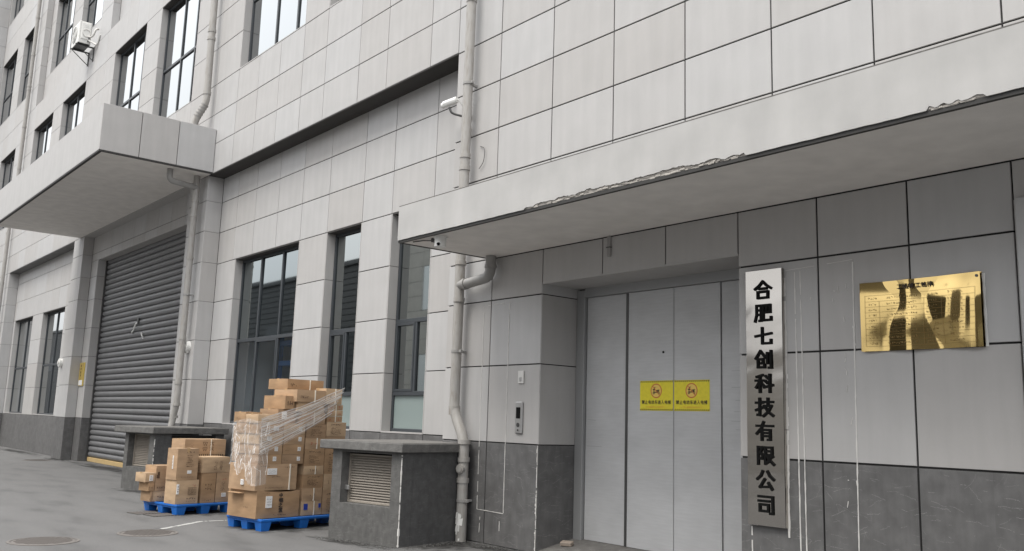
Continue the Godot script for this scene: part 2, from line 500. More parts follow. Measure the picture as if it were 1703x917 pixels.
# opening with its lining, frame and panes. rows: [[y_top, [column edges], [glass names]], ...] from the bottom up, in metres inside the opening
func window(x0: float, x1: float, y0: float, y1: float, z: float, rows: Array, glass: String, room := false, lines := []) -> void:
	var w := group_node("window", building)
	w.position = Vector3((x0 + x1) / 2, y0, z)
	var hw := (x1 - x0) / 2
	var hh := y1 - y0
	var dp := 0.17
	var t := 0.022
	var rv := mb()
	var cuts := [0.0]
	for l in lines:
		if l > y0 + 0.05 and l < y1 - 0.05:
			cuts.append(l - y0)
	cuts.append(hh)
	for i in cuts.size() - 1:
		for s in [-1, 1]:
			bx(rv, Vector3(minf(s * hw, s * (hw - t)), cuts[i] + 0.004, -dp - 0.05), Vector3(maxf(s * hw, s * (hw - t)), cuts[i + 1] - 0.004, -0.002))
	var tpst := mb()
	bx(tpst, Vector3(-hw + t, hh - t, -dp - 0.05), Vector3(hw - t, hh, -0.003))
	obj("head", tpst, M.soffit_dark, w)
	bx(rv, Vector3(-hw + t, 0, -dp - 0.05), Vector3(hw - t, t, 0.004))
	obj("reveal", rv, M.panel1, w)
	var fr := mb()
	var f := 0.05
	var zi := -dp - 0.05
	var zo := -dp
	var ix := hw - t
	var iy0 := t
	var iy1 := hh - t
	rbx(fr, Vector3(-ix, iy0, zi), Vector3(-ix + f, iy1, zo), 0.004)
	rbx(fr, Vector3(ix - f, iy0, zi), Vector3(ix, iy1, zo), 0.004)
	rbx(fr, Vector3(-ix + f, iy1 - f, zi), Vector3(ix - f, iy1, zo - 0.001), 0.004)
	rbx(fr, Vector3(-ix + f, iy0, zi), Vector3(ix - f, iy0 + f, zo - 0.001), 0.004)
	var y := iy0 + f
	for ri in rows.size():
		var r: Array = rows[ri]
		var ytop: float = minf(r[0], iy1 - f)
		if ri < rows.size() - 1:
			rbx(fr, Vector3(-ix + f, ytop - 0.035, zi), Vector3(ix - f, ytop + 0.035, zo + 0.006), 0.004)
		var a := y + (0.035 if ri > 0 else 0.0)
		var b := ytop - (0.035 if ri < rows.size() - 1 else 0.0)
		var ed := [-ix + f]
		for c in r[1]:
			ed.append(-hw + c)
		ed.append(ix - f)
		for k in ed.size() - 1:
			var p0: float = ed[k] + (0.03 if k > 0 else 0.0)
			var p1: float = ed[k + 1] - (0.03 if k < ed.size() - 2 else 0.0)
			if k > 0:
				rbx(fr, Vector3(ed[k] - 0.03, a, zi), Vector3(ed[k] + 0.03, b, zo + 0.003), 0.004)
			var gname: String = r[2][k] if r.size() > 2 and k < r[2].size() and r[2][k] != "" else glass
			var g := mb()
			if gname == "sash":       # a sliding sash with its own frame
				rbx(fr, Vector3(p0, a, zi + 0.01), Vector3(p0 + 0.035, b, zo + 0.012), 0.003)
				rbx(fr, Vector3(p1 - 0.035, a, zi + 0.01), Vector3(p1, b, zo + 0.012), 0.003)
				rbx(fr, Vector3(p0 + 0.035, a, zi + 0.01), Vector3(p1 - 0.035, a + 0.035, zo + 0.011), 0.003)
				rbx(fr, Vector3(p0 + 0.035, b - 0.035, zi + 0.01), Vector3(p1 - 0.035, b, zo + 0.011), 0.003)
				gname = glass
			if gname == "dark":
				bx(g, Vector3(p0 - 0.004, a - 0.004, zi - 0.05), Vector3(p1 + 0.004, b + 0.004, zi - 0.044))
			else:
				# each sheet of glass sits a little out of true
				var k0 := rng.randf_range(-0.0035, 0.0035)
				var k1 := rng.randf_range(-0.0035, 0.0035)
				var zc := zi + 0.022
				var fl := [Vector3(p0 - 0.01, a - 0.01, zc - k0), Vector3(p1 + 0.01, a - 0.01, zc + k1), Vector3(p1 + 0.01, b + 0.01, zc + k0), Vector3(p0 - 0.01, b + 0.01, zc - k1)]
				quad(g, fl[0], fl[1], fl[2], fl[3])
				if not room:
					for q in 4:
						fl[q].z -= 0.006
					quad(g, fl[1], fl[0], fl[3], fl[2])
			obj("pane", g, {"dark": M.dark_pane, "film": M.film_pane}.get(gname, M[gname] if M.has(gname) else M.glass), w)
		y = ytop
	obj("frame", fr, M.frame, w)
	if room:
		var rm := mb()
		var x := hw + 0.4
		var zb := -3.2
		var yb := -0.6
		var yt := hh + 0.4
		bx(rm, Vector3(-x, yb, zb - 0.1), Vector3(x, yt, zb))
		bx(rm, Vector3(-x - 0.1, yb, zb), Vector3(-x, yt, -0.26))
		bx(rm, Vector3(x, yb, zb), Vector3(x + 0.1, yt, -0.26))
		bx(rm, Vector3(-x, yb - 0.1, zb), Vector3(x, yb, -0.26))
		bx(rm, Vector3(-x, yt, zb), Vector3(x, yt + 0.1, -0.26))
		obj("room_interior", rm, M.room, w)

func span(a: float, b: float, step: float) -> Array:
	var n := maxi(1, roundi((b - a) / step))
	var out := []
	for i in n + 1:
		out.append(lerpf(a, b, float(i) / n))
	return out

func merged(a: Array, b: Array) -> Array:
	var out := a.duplicate()
	for x in b:
		var near := false
		for y in a:
			if absf(x - y) < 0.3:
				near = true
		if not near:
			out.append(x)
	out.sort()
	return out

func make_building(eye: Vector3) -> void:
	building = thing("factory_building", "long factory building clad in pale grey panels with dark joints and dark base", "building")
	back_st = mb()
	var HI := [7.0, 7.71, 8.46, 9.22, 10.15, 11.02, 11.9, 12.8, 13.86]
	# right block under its canopy
	var low := [0.0, 1.29, 2.285, 3.165, 3.74]
	var lift := [[-8.34, -5.38, -1, 3.3], [-2.70, -0.9, -1, 3.42]]
	sheet(faced(0, 0, ZF), [-10.36, -9.36, -8.34], low, [], {"gap": 0.015})
	sheet(faced(0, 0, ZF), [-5.38, -4.49, -3.62, -2.765], low, [], {"gap": 0.017})
	sheet(faced(0, 0, ZF), [-2.765, -2.70], [0.0, 3.42], [], {"gap": 0.006})
	sheet(faced(0, 0, ZF), [-2.765, -1.9, -0.9], [3.42, 3.74], [], {"gap": 0.015})
	sheet(faced(0, 0, ZF), [-0.9, 0.2, 1.3, 2.4], low, [], {"gap": 0.015})
	sheet(faced(0, 0, ZF), [-8.34, -7.29, -6.33, -5.38], [3.3, 3.74], [], {"gap": 0.015})
	# reveal of the lift doorway, left side faces the yard
	sheet(faced(-8.34, 0, 0, PI / 2), [-ZF, 8.13], [0.0, 1.29, 2.285, 3.165, 3.3], [], {"gap": 0.012, "deep": 0.2})
	# wall above that canopy
	sheet(faced(0, 0, ZF), [-10.36, -9.335, -8.24, -7.15, -6.06, -4.95, -3.87, -2.765, -1.66, -0.55, 0.6, 1.7, 2.8], [3.74, 4.22, 4.905, 5.59, 6.285, 6.985, 7.71, 8.46, 9.22, 9.95, 10.7, 11.5], [], {"gap": 0.016})
	# main face above the window bays
	var wu := [[-12.4, -11.1, 9.22, 12.8], [-14.62, -13.35, 9.22, 12.8], [-18.76, -15.58, 9.22, 12.8], [-24.72, -21.68, 9.22, 12.8], [-29.05, -25.98, 9.22, 12.8], [-35.4, -32.3, 9.22, 12.8], [-39.87, -36.75, 9.22, 12.8], [-46.4, -43.28, 9.22, 12.8]]
	sheet(faced(0, 0, ZF), [-20.05, -18.76, -17.67, -16.63, -15.58, -14.62, -13.35, -12.4, -11.1, -10.36], HI, wu, {"gap": 0.013})
	var far := [-49.07, -47.7, -46.4, -45.3, -44.3, -43.28, -42.3, -41.3, -39.87, -38.8, -37.8, -36.75, -35.4, -34.4, -33.3, -32.3, -31.2, -30.1, -29.05, -28.0, -27.0, -25.98, -24.72, -23.7, -22.7, -21.68, -20.05]
	sheet(faced(0, 0, ZF), far, HI, wu, {"gap": 0.010})
	# set back bay B with three windows
	var wb := [[-19.02, -15.93, 1.33, 4.95], [-14.83, -13.56, 1.33, 4.95], [-12.59, -11.38, 1.33, 4.95]]
	sheet(faced(0, 0, ZR), [-20.05, -19.02, -17.99, -16.96, -15.93, -14.83, -13.56, -12.59, -11.38, -10.30], [0.0, 1.33, 2.285, 3.175, 4.06, 4.95], wb, {"gap": 0.014})
	sheet(faced(0, 0, ZR), [-20.05, -19.15, -18.15, -17.02, -15.93, -14.83, -13.56, -12.59, -11.36, -10.30], [4.95, 5.69, 6.41, 7.0], [], {"gap": 0.014})
	# the piers either side of the shutter and their flanks
	var pl := [0.0, 1.29, 2.285, 3.17, 4.06, 4.96, 5.68, 6.40, 7.0]
	sheet(faced(0, 0, ZF), [-21.2, -20.05], pl, [], {"gap": 0.012, "deep": 0.6})
	sheet(faced(-20.05, 0, 0, PI / 2), [-ZF + 0.001, -ZR - 0.001], pl, [], {"gap": 0.006, "deep": 0.2})
	sheet(faced(0, 0, ZF), [-31.45, -30.30], pl, [], {"gap": 0.012, "deep": 0.6})
	sheet(faced(-30.30, 0, 0, PI / 2), [-ZF + 0.001, 7.749], pl, [], {"gap": 0.006, "deep": 0.2})
	# shutter bay
	sheet(faced(0, 0, -7.75), [-30.3, -29.6], [0.0, 1.29, 2.285, 3.17, 4.06, 4.96, 5.68, 6.2], [], {"gap": 0.012})
	sheet(faced(0, 0, -7.75), [-21.9, -21.2], [0.0, 1.29, 2.285, 3.17, 4.06, 4.96, 5.68, 6.2], [], {"gap": 0.012})
	sheet(faced(0, 0, -7.75), span(-30.3, -21.2, 1.02), [6.2, 6.44, 7.0], [], {"gap": 0.012})
	sheet(faced(-29.6, 0, 0, PI / 2), [7.751, 8.06], [0.0, 1.29, 2.285, 3.17, 4.06, 4.96, 5.68, 6.2], [], {"gap": 0.008, "deep": 0.2})
	# set back bay A far left
	var wa := [[-41.0, -37.93, 1.30, 5.02], [-36.4, -33.28, 1.30, 5.02]]
	sheet(faced(0, 0, ZR), [-41.3, -41.0, -39.9, -38.9, -37.93, -36.4, -35.4, -34.3, -33.28, -32.3, -31.45], [0.0, 1.29, 2.285, 3.17, 4.06, 5.02, 5.78, 6.53, 7.0], wa, {"gap": 0.010})
	sheet(faced(-41.3, 0, 0, PI / 2), [-ZF + 0.001, -ZR - 0.001], pl, [], {"gap": 0.006, "deep": 0.2})
	sheet(faced(0, 0, ZF), [-49.07, -47.5, -45.9, -44.4, -42.9, -41.3], pl, [], {"gap": 0.010})
	# third floor with its own set back bays
	var up := [13.86, 14.85, 15.7, 16.55, 17.4, 18.2, 19.3, 20.3, 21.3, 22.4]
	var w3 := [[-48.9, -45.68, 14.85, 18.2], [-44.3, -42.38, 14.85, 18.2], [-48.9, -45.68, 20.3, 30], [-44.3, -42.38, 20.3, 30]]
	sheet(faced(0, 0, ZF), [-49.07, -48.9, -47.8, -46.7, -45.68, -44.3, -43.3, -42.38, -41.3, -40.2], up, w3, {"gap": 0.010})
	sheet(faced(0, 0, ZF), [-31.2, -29.93], up, [], {"gap": 0.010, "deep": 0.4})
	var zc := -7.69
	var w4 := [[-39.45, -36.35, 15.15, 18.4], [-35.1, -32.1, 15.15, 18.4]]
	sheet(faced(0, 0, zc), [-40.2, -39.45, -38.4, -37.4, -36.35, -35.1, -34.1, -33.1, -32.1, -31.2], [13.86, 15.15, 15.9, 16.7, 17.55, 18.4, 19.5, 20.5, 21.5, 22.4], w4, {"gap": 0.010})
	sheet(faced(0, 0, zc), span(-29.93, -20.05, 1.05), [13.86, 15.15, 16.0, 16.9, 17.8, 18.7], [], {"gap": 0.010})
	for x in [-40.2, -29.93]:
		sheet(faced(x, 0, 0, PI / 2), [-ZF + 0.001, -zc - 0.001], up, [], {"gap": 0.006, "deep": 0.2})
	# projecting end of the building, far left
	sheet(faced(-49.07, 0, 0, PI / 2), [6.55, -ZF - 0.001], merged(pl, HI + up), [], {"gap": 0.008, "deep": 0.3})
	sheet(faced(0, 0, -6.55), span(-56.0, -49.07, 1.15), merged(pl, HI + up), [], {"gap": 0.01})
	obj("wall", back_st, M.joint, building)
	# bodies behind the facade and the flat roofs
	var rf := mb()
	bx(rf, Vector3(-10.6, 11.5, -20), Vector3(2.9, 11.75, -7.43))
	bx(rf, Vector3(-20.2, 13.86, -20), Vector3(-10.36, 14.1, -7.43))
	bx(rf, Vector3(-56.1, 22.4, -20), Vector3(-49.07, 22.7, -6.5))
	bx(rf, Vector3(-49.07, 22.4, -20), Vector3(-29.9, 22.7, -7.40))
	bx(rf, Vector3(-29.9, 18.7, -20), Vector3(-20.0, 19.0, -7.40))
	obj("roof", rf, M.plaster, building)
	var bk := mb()
	bx(bk, Vector3(-56.0, 0, -20.2), Vector3(2.8, 11.5, -20.0))
	bx(bk, Vector3(-56.0, 11.5, -20.2), Vector3(-10.4, 13.86, -20.0))
	bx(bk, Vector3(-56.0, 13.86, -20.2), Vector3(-20.1, 18.7, -20.0))
	bx(bk, Vector3(2.8, 0, -20.2), Vector3(3.0, 11.5, -7.46))
	bx(bk, Vector3(-56.2, 0, -20.2), Vector3(-56.0, 22.4, -6.56))
	obj("rear_wall", bk, M.plaster, building)
	# soffits over the set back bays
	for s in [[-20.05, -10.36, 6.985, 7.004, ZR - 0.2, ZF - 0.004], [-41.3, -31.45, 6.985, 7.004, ZR - 0.2, ZF - 0.004], [-30.3, -21.2, 6.985, 7.004, -8.0, ZF - 0.004], [-40.2, -31.2, 13.84, 13.872, zc - 0.2, ZF - 0.004], [-29.93, -20.05, 13.84, 13.872, zc - 0.2, ZF - 0.004], [-29.6, -21.9, 6.19, 6.212, -8.3, -7.754], [-8.34, -5.38, 3.29, 3.312, -8.2, -7.454]]:
		var sf := mb()
		bx(sf, Vector3(s[0], s[2], s[4]), Vector3(s[1], s[3], s[5]))
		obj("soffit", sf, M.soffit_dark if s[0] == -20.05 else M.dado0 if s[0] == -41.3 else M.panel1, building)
	# windows
	for w in wu:
		var three: bool = w[1] - w[0] > 2
		var cols := [1.42, 2.42] if three else [0.62]
		var dark := ["", "", "dark"] if w[0] > -30.0 and w[0] < -20.0 else []
		window(w[0], w[1], w[2], w[3], ZF, [[1.68, cols, dark], [9, cols]], "glass_up", false, HI)
	for w in w3:
		if w[2] < 19:
			window(w[0], w[1], w[2], w[3], ZF, [[1.55, [1.75] if w[1] - w[0] > 2 else [1.2]], [9, [1.75] if w[1] - w[0] > 2 else [1.2]]], "glass_up", false, up)
		else:
			window(w[0], w[1], w[2], 22.4, ZF, [[9, [1.0]]], "glass_up", false, up)
	for w in w4:
		window(w[0], w[1], w[2], w[3], zc, [[1.55, [1.0, 2.2]], [9, [1.0, 2.2]]], "glass_up", false, up)
	for w in wa:
		window(w[0], w[1], w[2], w[3], ZR, [[1.78, [1.5]], [9, [1.5]]], "glass", false, pl)
	var lb := [2.285, 3.175, 4.06]
	window(wb[0][0], wb[0][1], 1.33, 4.95, ZR, [[1.80, [1.03, 2.06], ["", "sash", ""]], [9, [1.03, 2.06], ["glass_dim", "glass_dim", "glass_dim"]]], "glass_low", true, lb)
	window(wb[1][0], wb[1][1], 1.33, 4.95, ZR, [[0.63, [], ["film"]], [1.76, [0.63], ["sash", "glass_dim"]], [9, []]], "glass_mid", false, lb)
	window(wb[2][0], wb[2][1], 1.33, 4.95, ZR, [[0.63, [], ["film"]], [1.80, [0.64], ["sash", ""]], [9, []]], "glass_mid", false, lb)
	# racking that shows dimly behind the wide window
	var rk := mb()
	for x in [-18.9, -17.6, -16.3]:
		for z in [-9.0, -10.0]:
			bx(rk, Vector3(x - 0.05, 0.75, z - 0.05), Vector3(x + 0.05, 4.3, z + 0.05))
	for y in [1.2, 1.7, 2.2, 2.65, 3.1, 3.5]:
		bx(rk, Vector3(-18.95, y, -10.05), Vector3(-16.2, y + 0.1, -8.93))
	obj("storage_rack", rk, M.rack_blue, building)
	place_panels(eye, 300)

func make_shutter() -> void:
	var d := group_node("rolling_shutter_door", building)
	d.position = Vector3(-25.75, 0, -8.06)
	var hw := 3.84
	var pitch := 0.165
	var st := mb()
	var prof := [Vector2(-0.02, 0.0), Vector2(0.0, 0.006), Vector2(0.028, 0.026), Vector2(0.044, 0.066), Vector2(0.044, 0.098), Vector2(0.028, 0.135), Vector2(0.0, 0.155), Vector2(-0.02, 0.160)]
	st.set_smooth_group(1)
	for i in prof.size() - 1:
		var a: Vector2 = prof[i]
		var b: Vector2 = prof[i + 1]
		quad(st, Vector3(-hw, a.y, a.x), Vector3(hw, a.y, a.x), Vector3(hw, b.y, b.x), Vector3(-hw, b.y, b.x))
	st.set_smooth_group(-1)
	quad(st, Vector3(hw, 0, -0.02), Vector3(-hw, 0, -0.02), Vector3(-hw, 0.19, -0.02), Vector3(hw, 0.19, -0.02))
	st.generate_normals()
	var mesh := st.commit()
	for k in 38:
		if 0.11 + k * pitch + 0.165 < 6.4:
			var o := put("slat", mesh, M.shutter, d)
			o.position.y = 0.13 + k * pitch
			o.position.z = rng.randf_range(-0.003, 0.003)
	var rl := mb()
	rbx(rl, Vector3(-hw, 0.0, -0.02), Vector3(hw, 0.125, 0.05), 0.008)
	obj("bottom_rail", rl, M.wood, d)
	for s in [-1, 1]:
		var gd := mb()
		bx(gd, Vector3(minf(s * 3.84, s * 3.75), 0, 0.042), Vector3(maxf(s * 3.84, s * 3.75), 6.19, 0.075))
		obj("guide_rail", gd, M.metal_dark, d)
	var h := mb()
	tube(h, bend([Vector3(-0.62, 3.72, 0.04), Vector3(-0.55, 3.73, 0.09), Vector3(-0.4, 3.80, 0.09), Vector3(-0.25, 3.98, 0.09), Vector3(-0.2, 3.98, 0.04)], 0.04), 0.020, 8)
	tube(h, bend([Vector3(0.28, 3.66, 0.04), Vector3(0.3, 3.68, 0.09), Vector3(0.36, 3.60, 0.09), Vector3(0.36, 3.52, 0.04)], 0.03), 0.02, 8)
	obj("handle", h, M.white_plain, d)
	var lk := mb()
	rbx(lk, Vector3(-0.22, 3.95, 0.03), Vector3(-0.12, 4.12, 0.08), 0.01)
	obj("lock", lk, M.metal_dark, d)

func jag(x: float) -> float:      # how far the render of the right canopy has fallen off along its lower edge
	var d := 0.028 + 0.0012 * sin(x * 11.0) + 0.0008 * sin(x * 37.0)
	var n := FastNoiseLite.new()
	n.frequency = 3.0
	n.seed = 3
	var big := 0.0
	if x > -7.0 and x < -4.22:
		big = 0.024 + 0.015 * sin((x + 7.0) / 2.78 * PI) + 0.026 * n.get_noise_1d(x) + 0.012 * n.get_noise_1d(x * 5.0)
	elif x > -2.72 and x < -2.35:
		big = 0.018 + 0.03 * n.get_noise_1d(x * 4.0)
	return d + maxf(0.0, big)

func make_canopies() -> void:
	# right canopy
	var c := group_node("entrance_canopy", building)
	var x0 := -9.43
	var x1 := 3.0
	var zf := -5.96
	var y0 := 3.74
	var y1 := 4.20
	var core := mb()
	bx(core, Vector3(x0 + 0.014, y0 + 0.03, ZF + 0.002), Vector3(x1, y1 - 0.01, zf - 0.016))
	obj("spalled_core", core, M.spalled, c)
	var sf := mb()
	bx(sf, Vector3(x0 + 0.03, y0 + 0.004, ZF + 0.002), Vector3(x1 - 0.02, y0 + 0.029, zf - 0.05))
	obj("canopy_soffit", sf, M.soffit, c)
	var tp := mb()
	bx(tp, Vector3(x0 + 0.001, y1 - 0.009, ZF + 0.003), Vector3(x1, y1 + 0.012, zf - 0.001))
	obj("canopy_top", tp, M.slabtop, c)
	var bd := mb()
	bx(bd, Vector3(x0 + 0.004, y0 - 0.004, zf - 0.05), Vector3(x1, y0 + 0.03, zf - 0.012))
	bx(bd, Vector3(x0 + 0.004, y0 - 0.004, ZF + 0.004), Vector3(x0 + 0.03, y0 + 0.03, zf - 0.052))
	obj("drip_bead", bd, M.bead, c)
	var fa := mb()
	var n := 620
	for i in n:
		var a := lerpf(x0, x1, float(i) / n)
		var b := lerpf(x0, x1, float(i + 1) / n)
		var ya := y0 + jag(a)
		var yb := y0 + jag(b)
		quad(fa, Vector3(a, ya, zf), Vector3(b, yb, zf), Vector3(b, y1, zf), Vector3(a, y1, zf))
		quad(fa, Vector3(a, ya, zf - 0.016), Vector3(b, yb, zf - 0.016), Vector3(b, yb, zf), Vector3(a, ya, zf))
	bx(fa, Vector3(x0, y0 + 0.028, ZF + 0.004), Vector3(x0 + 0.014, y1, zf - 0.002))
	obj("canopy_fascia", fa, M.fascia, c)
	var ch := mb()      # loose crust along the broken edge
	for i in 150:
		var x := rng.randf_range(-6.95, -4.25) if i < 120 else rng.randf_range(-2.7, -2.35)
		var y := y0 + rng.randf_range(0.03, maxf(0.035, jag(x) - 0.004))
		var s := rng.randf_range(0.006, 0.022)
		rbx(ch, Vector3(x - s * 1.6, y - s * 0.5, zf - 0.018), Vector3(x + s * 1.6, y + s * 0.5, zf - 0.016 + rng.randf_range(0.002, 0.012)), s * 0.2)
	obj("loose_plaster", ch, M.spalled, c)
	# left canopy
	var l := group_node("shutter_canopy", building)
	var ax := -30.85
	var bx1 := -19.8
	var zl := -4.96
	var q := mb()
	bx(q, Vector3(ax, 7.03, ZF + 0.002), Vector3(bx1 - 0.03, 8.03, zl - 0.022))
	obj("canopy_body", q, M.joint, l)
	for e in [[-ZF - 0.004, 6.6], [6.6, 5.78], [5.78, -zl]]:
		var u0: float = -maxf(e[0], e[1]) + 0.007
		var u1: float = -minf(e[0], e[1]) - (0.007 if e[1] != -zl else 0.0)
		var pp := mb()
		rbx(pp, Vector3(bx1 - 0.032, 7.02, u0), Vector3(bx1, 8.05, u1), 0.004)
		obj("canopy_panel", pp, M["panel%d" % (rng.randi() % 3)], l)
	var f := mb()
	rbx(f, Vector3(ax, 7.02, zl - 0.024), Vector3(bx1 - 0.034, 8.05, zl), 0.004)
	obj("canopy_fascia", f, M.panel0, l)
	var s2 := mb()
	bx(s2, Vector3(ax + 0.05, 7.002, ZF + 0.004), Vector3(bx1 - 0.06, 7.028, zl - 0.07))
	obj("canopy_soffit", s2, M.soffit, l)
	var b2 := mb()
	bx(b2, Vector3(ax + 0.004, 6.985, zl - 0.068), Vector3(bx1 - 0.004, 7.018, zl - 0.006))
	bx(b2, Vector3(bx1 - 0.058, 6.985, ZF + 0.006), Vector3(bx1 - 0.006, 7.018, zl - 0.07))
	obj("drip_bead", b2, M.bead, l)
	var t2 := mb()
	bx(t2, Vector3(ax, 8.031, ZF + 0.003), Vector3(bx1 - 0.034, 8.048, zl - 0.026))
	obj("canopy_top", t2, M.slabtop, l)

func make_lift_door() -> void:
	var d := group_node("lift_door", building)
	d.position = Vector3(0, 0, -8.11)
	var y0 := 0.15
	var y1 := 3.17
	var edges := [-8.19, -7.47, -6.745, -6.08, -5.38]
	var zs := [0.0, 0.018, 0.018, 0.004]
	for i in 4:
		var st := mb()
		rbx(st, Vector3(edges[i] + 0.004, y0, -0.04), Vector3(edges[i + 1] - 0.004, y1, zs[i]), 0.003)
		var m: StandardMaterial3D = M.door
		obj("door_panel", st, m, d)
	var fr := mb()
	rbx(fr, Vector3(-8.335, 0.0, -0.05), Vector3(-8.195, y1 + 0.1, 0.05), 0.005)
	rbx(fr, Vector3(-8.195, y1 + 0.004, -0.05), Vector3(-5.385, y1 + 0.125, 0.05), 0.005)
	obj("door_frame", fr, M.door_frame, d)
	var bk := mb()
	bx(bk, Vector3(-8.4, 0.0, -0.3), Vector3(-5.3, 3.4, -0.06))
	obj("door_shaft_wall", bk, M.black, d)
	var tr := mb()
	bx(tr, Vector3(-7.49, y0 + 0.002, 0.0185), Vector3(-7.455, y1 - 0.002, 0.026))
	obj("edge_strip", tr, M.metal_dark, d)
	var sc := mb()
	for s in [[-8.16, 1.29, 0.26], [-8.15, 1.62, 0.14], [-5.95, 2.0, 0.3], [-5.9, 1.86, 0.34], [-5.92, 1.74, 0.28], [-5.96, 1.64, 0.36], [-5.9, 1.55, 0.22], [-5.95, 2.18, 0.24]]:
		var z: float = 0.0006 if s[0] < -7.5 else (0.0186 if s[0] < -6.1 else 0.0046)
		ribbon(sc, Vector2(s[0], s[1]), Vector2(s[0] + s[2], s[1] + rng.randf_range(-0.01, 0.01)), 0.005, z)
	obj("scuff_mark", sc, M.door_frame, d)
	var kh := mb()
	disc(kh, Vector3(-6.9, 2.42, 0.018), Vector3(0, 0, 1), 0.014, 0.006, 12)
	obj("keyhole", kh, M.black, d)
	var sl := mb()
	oface(sl, [Vector3(-8.34, 0.0, -7.30 + 8.11), Vector3(-5.38, 0.0, -7.30 + 8.11), Vector3(-5.38, 0.148, 0.02), Vector3(-8.34, 0.148, 0.02)], Vector3(-7, -1, 0))
	oface(sl, [Vector3(-8.34, 0.0, -7.30 + 8.11), Vector3(-8.34, 0.148, 0.02), Vector3(-8.34, 0.0, 0.02)], Vector3(-7, 0, 0.2))
	bx(sl, Vector3(-8.34, 0, -0.05), Vector3(-5.38, 0.148, 0.018))
	obj("threshold", sl, M.slabtop, d)
	# the next doorway to the right, of which only the pale jamb is in view
	var e := group_node("side_door", building)
	var jf := mb()
	rbx(jf, Vector3(-2.74, 0.0, -7.62), Vector3(-2.62, 3.42, -7.40), 0.006)
	rbx(jf, Vector3(-2.62, 3.30, -7.62), Vector3(-0.9, 3.42, -7.401), 0.006)
	rbx(jf, Vector3(-1.0, 0.0, -7.62), Vector3(-0.9, 3.30, -7.40), 0.006)
	rbx(jf, Vector3(-2.62, 1.42, -7.6), Vector3(-1.0, 1.50, -7.45), 0.006)
	obj("door_frame", jf, M.alu_pale, e)
	var gl := mb()
	bx(gl, Vector3(-2.62, 0.02, -7.56), Vector3(-1.0, 1.42, -7.55))
	bx(gl, Vector3(-2.62, 1.5, -7.56), Vector3(-1.0, 3.30, -7.55))
	obj("pane", gl, M.glass, e)

# ---------- things on and before the building ----------
func pipe_thing(called: String, label: String, at: Vector3) -> Node3D:
	return thing(called, label, "downpipe", at, 0.0)

func run_pipe(o: Node3D, pts: Array, r: float, m: Material, called := "pipe", rb := 0.16) -> void:
	var st := mb()
	tube(st, bend(pts, rb), r, 18)
	obj(called, st, m, o)

func collar(o: Node3D, p: Vector3, r: float, h: float, m: Material, called := "collar", dir := Vector3.UP) -> void:
	var st := mb()
	tube(st, [p - dir * h / 2, p - dir * (h / 2 - 0.012), p + dir * (h / 2 - 0.012), p + dir * h / 2], r, 18)
	obj(called, st, m, o)

func clamp_ring(o: Node3D, p: Vector3, r: float, back: float) -> void:
	var st := mb()
	tube(st, [p - Vector3.UP * 0.018, p + Vector3.UP * 0.018], r + 0.008, 18)
	bx(st, Vector3(p.x - 0.02, p.y - 0.015, back), Vector3(p.x + 0.02, p.y + 0.015, p.z - r * 0.8))
	rbx(st, Vector3(p.x + r, p.y - 0.02, p.z - 0.02), Vector3(p.x + r + 0.045, p.y + 0.02, p.z + 0.02), 0.004)
	obj("clamp", st, M.pipe_dark, o)

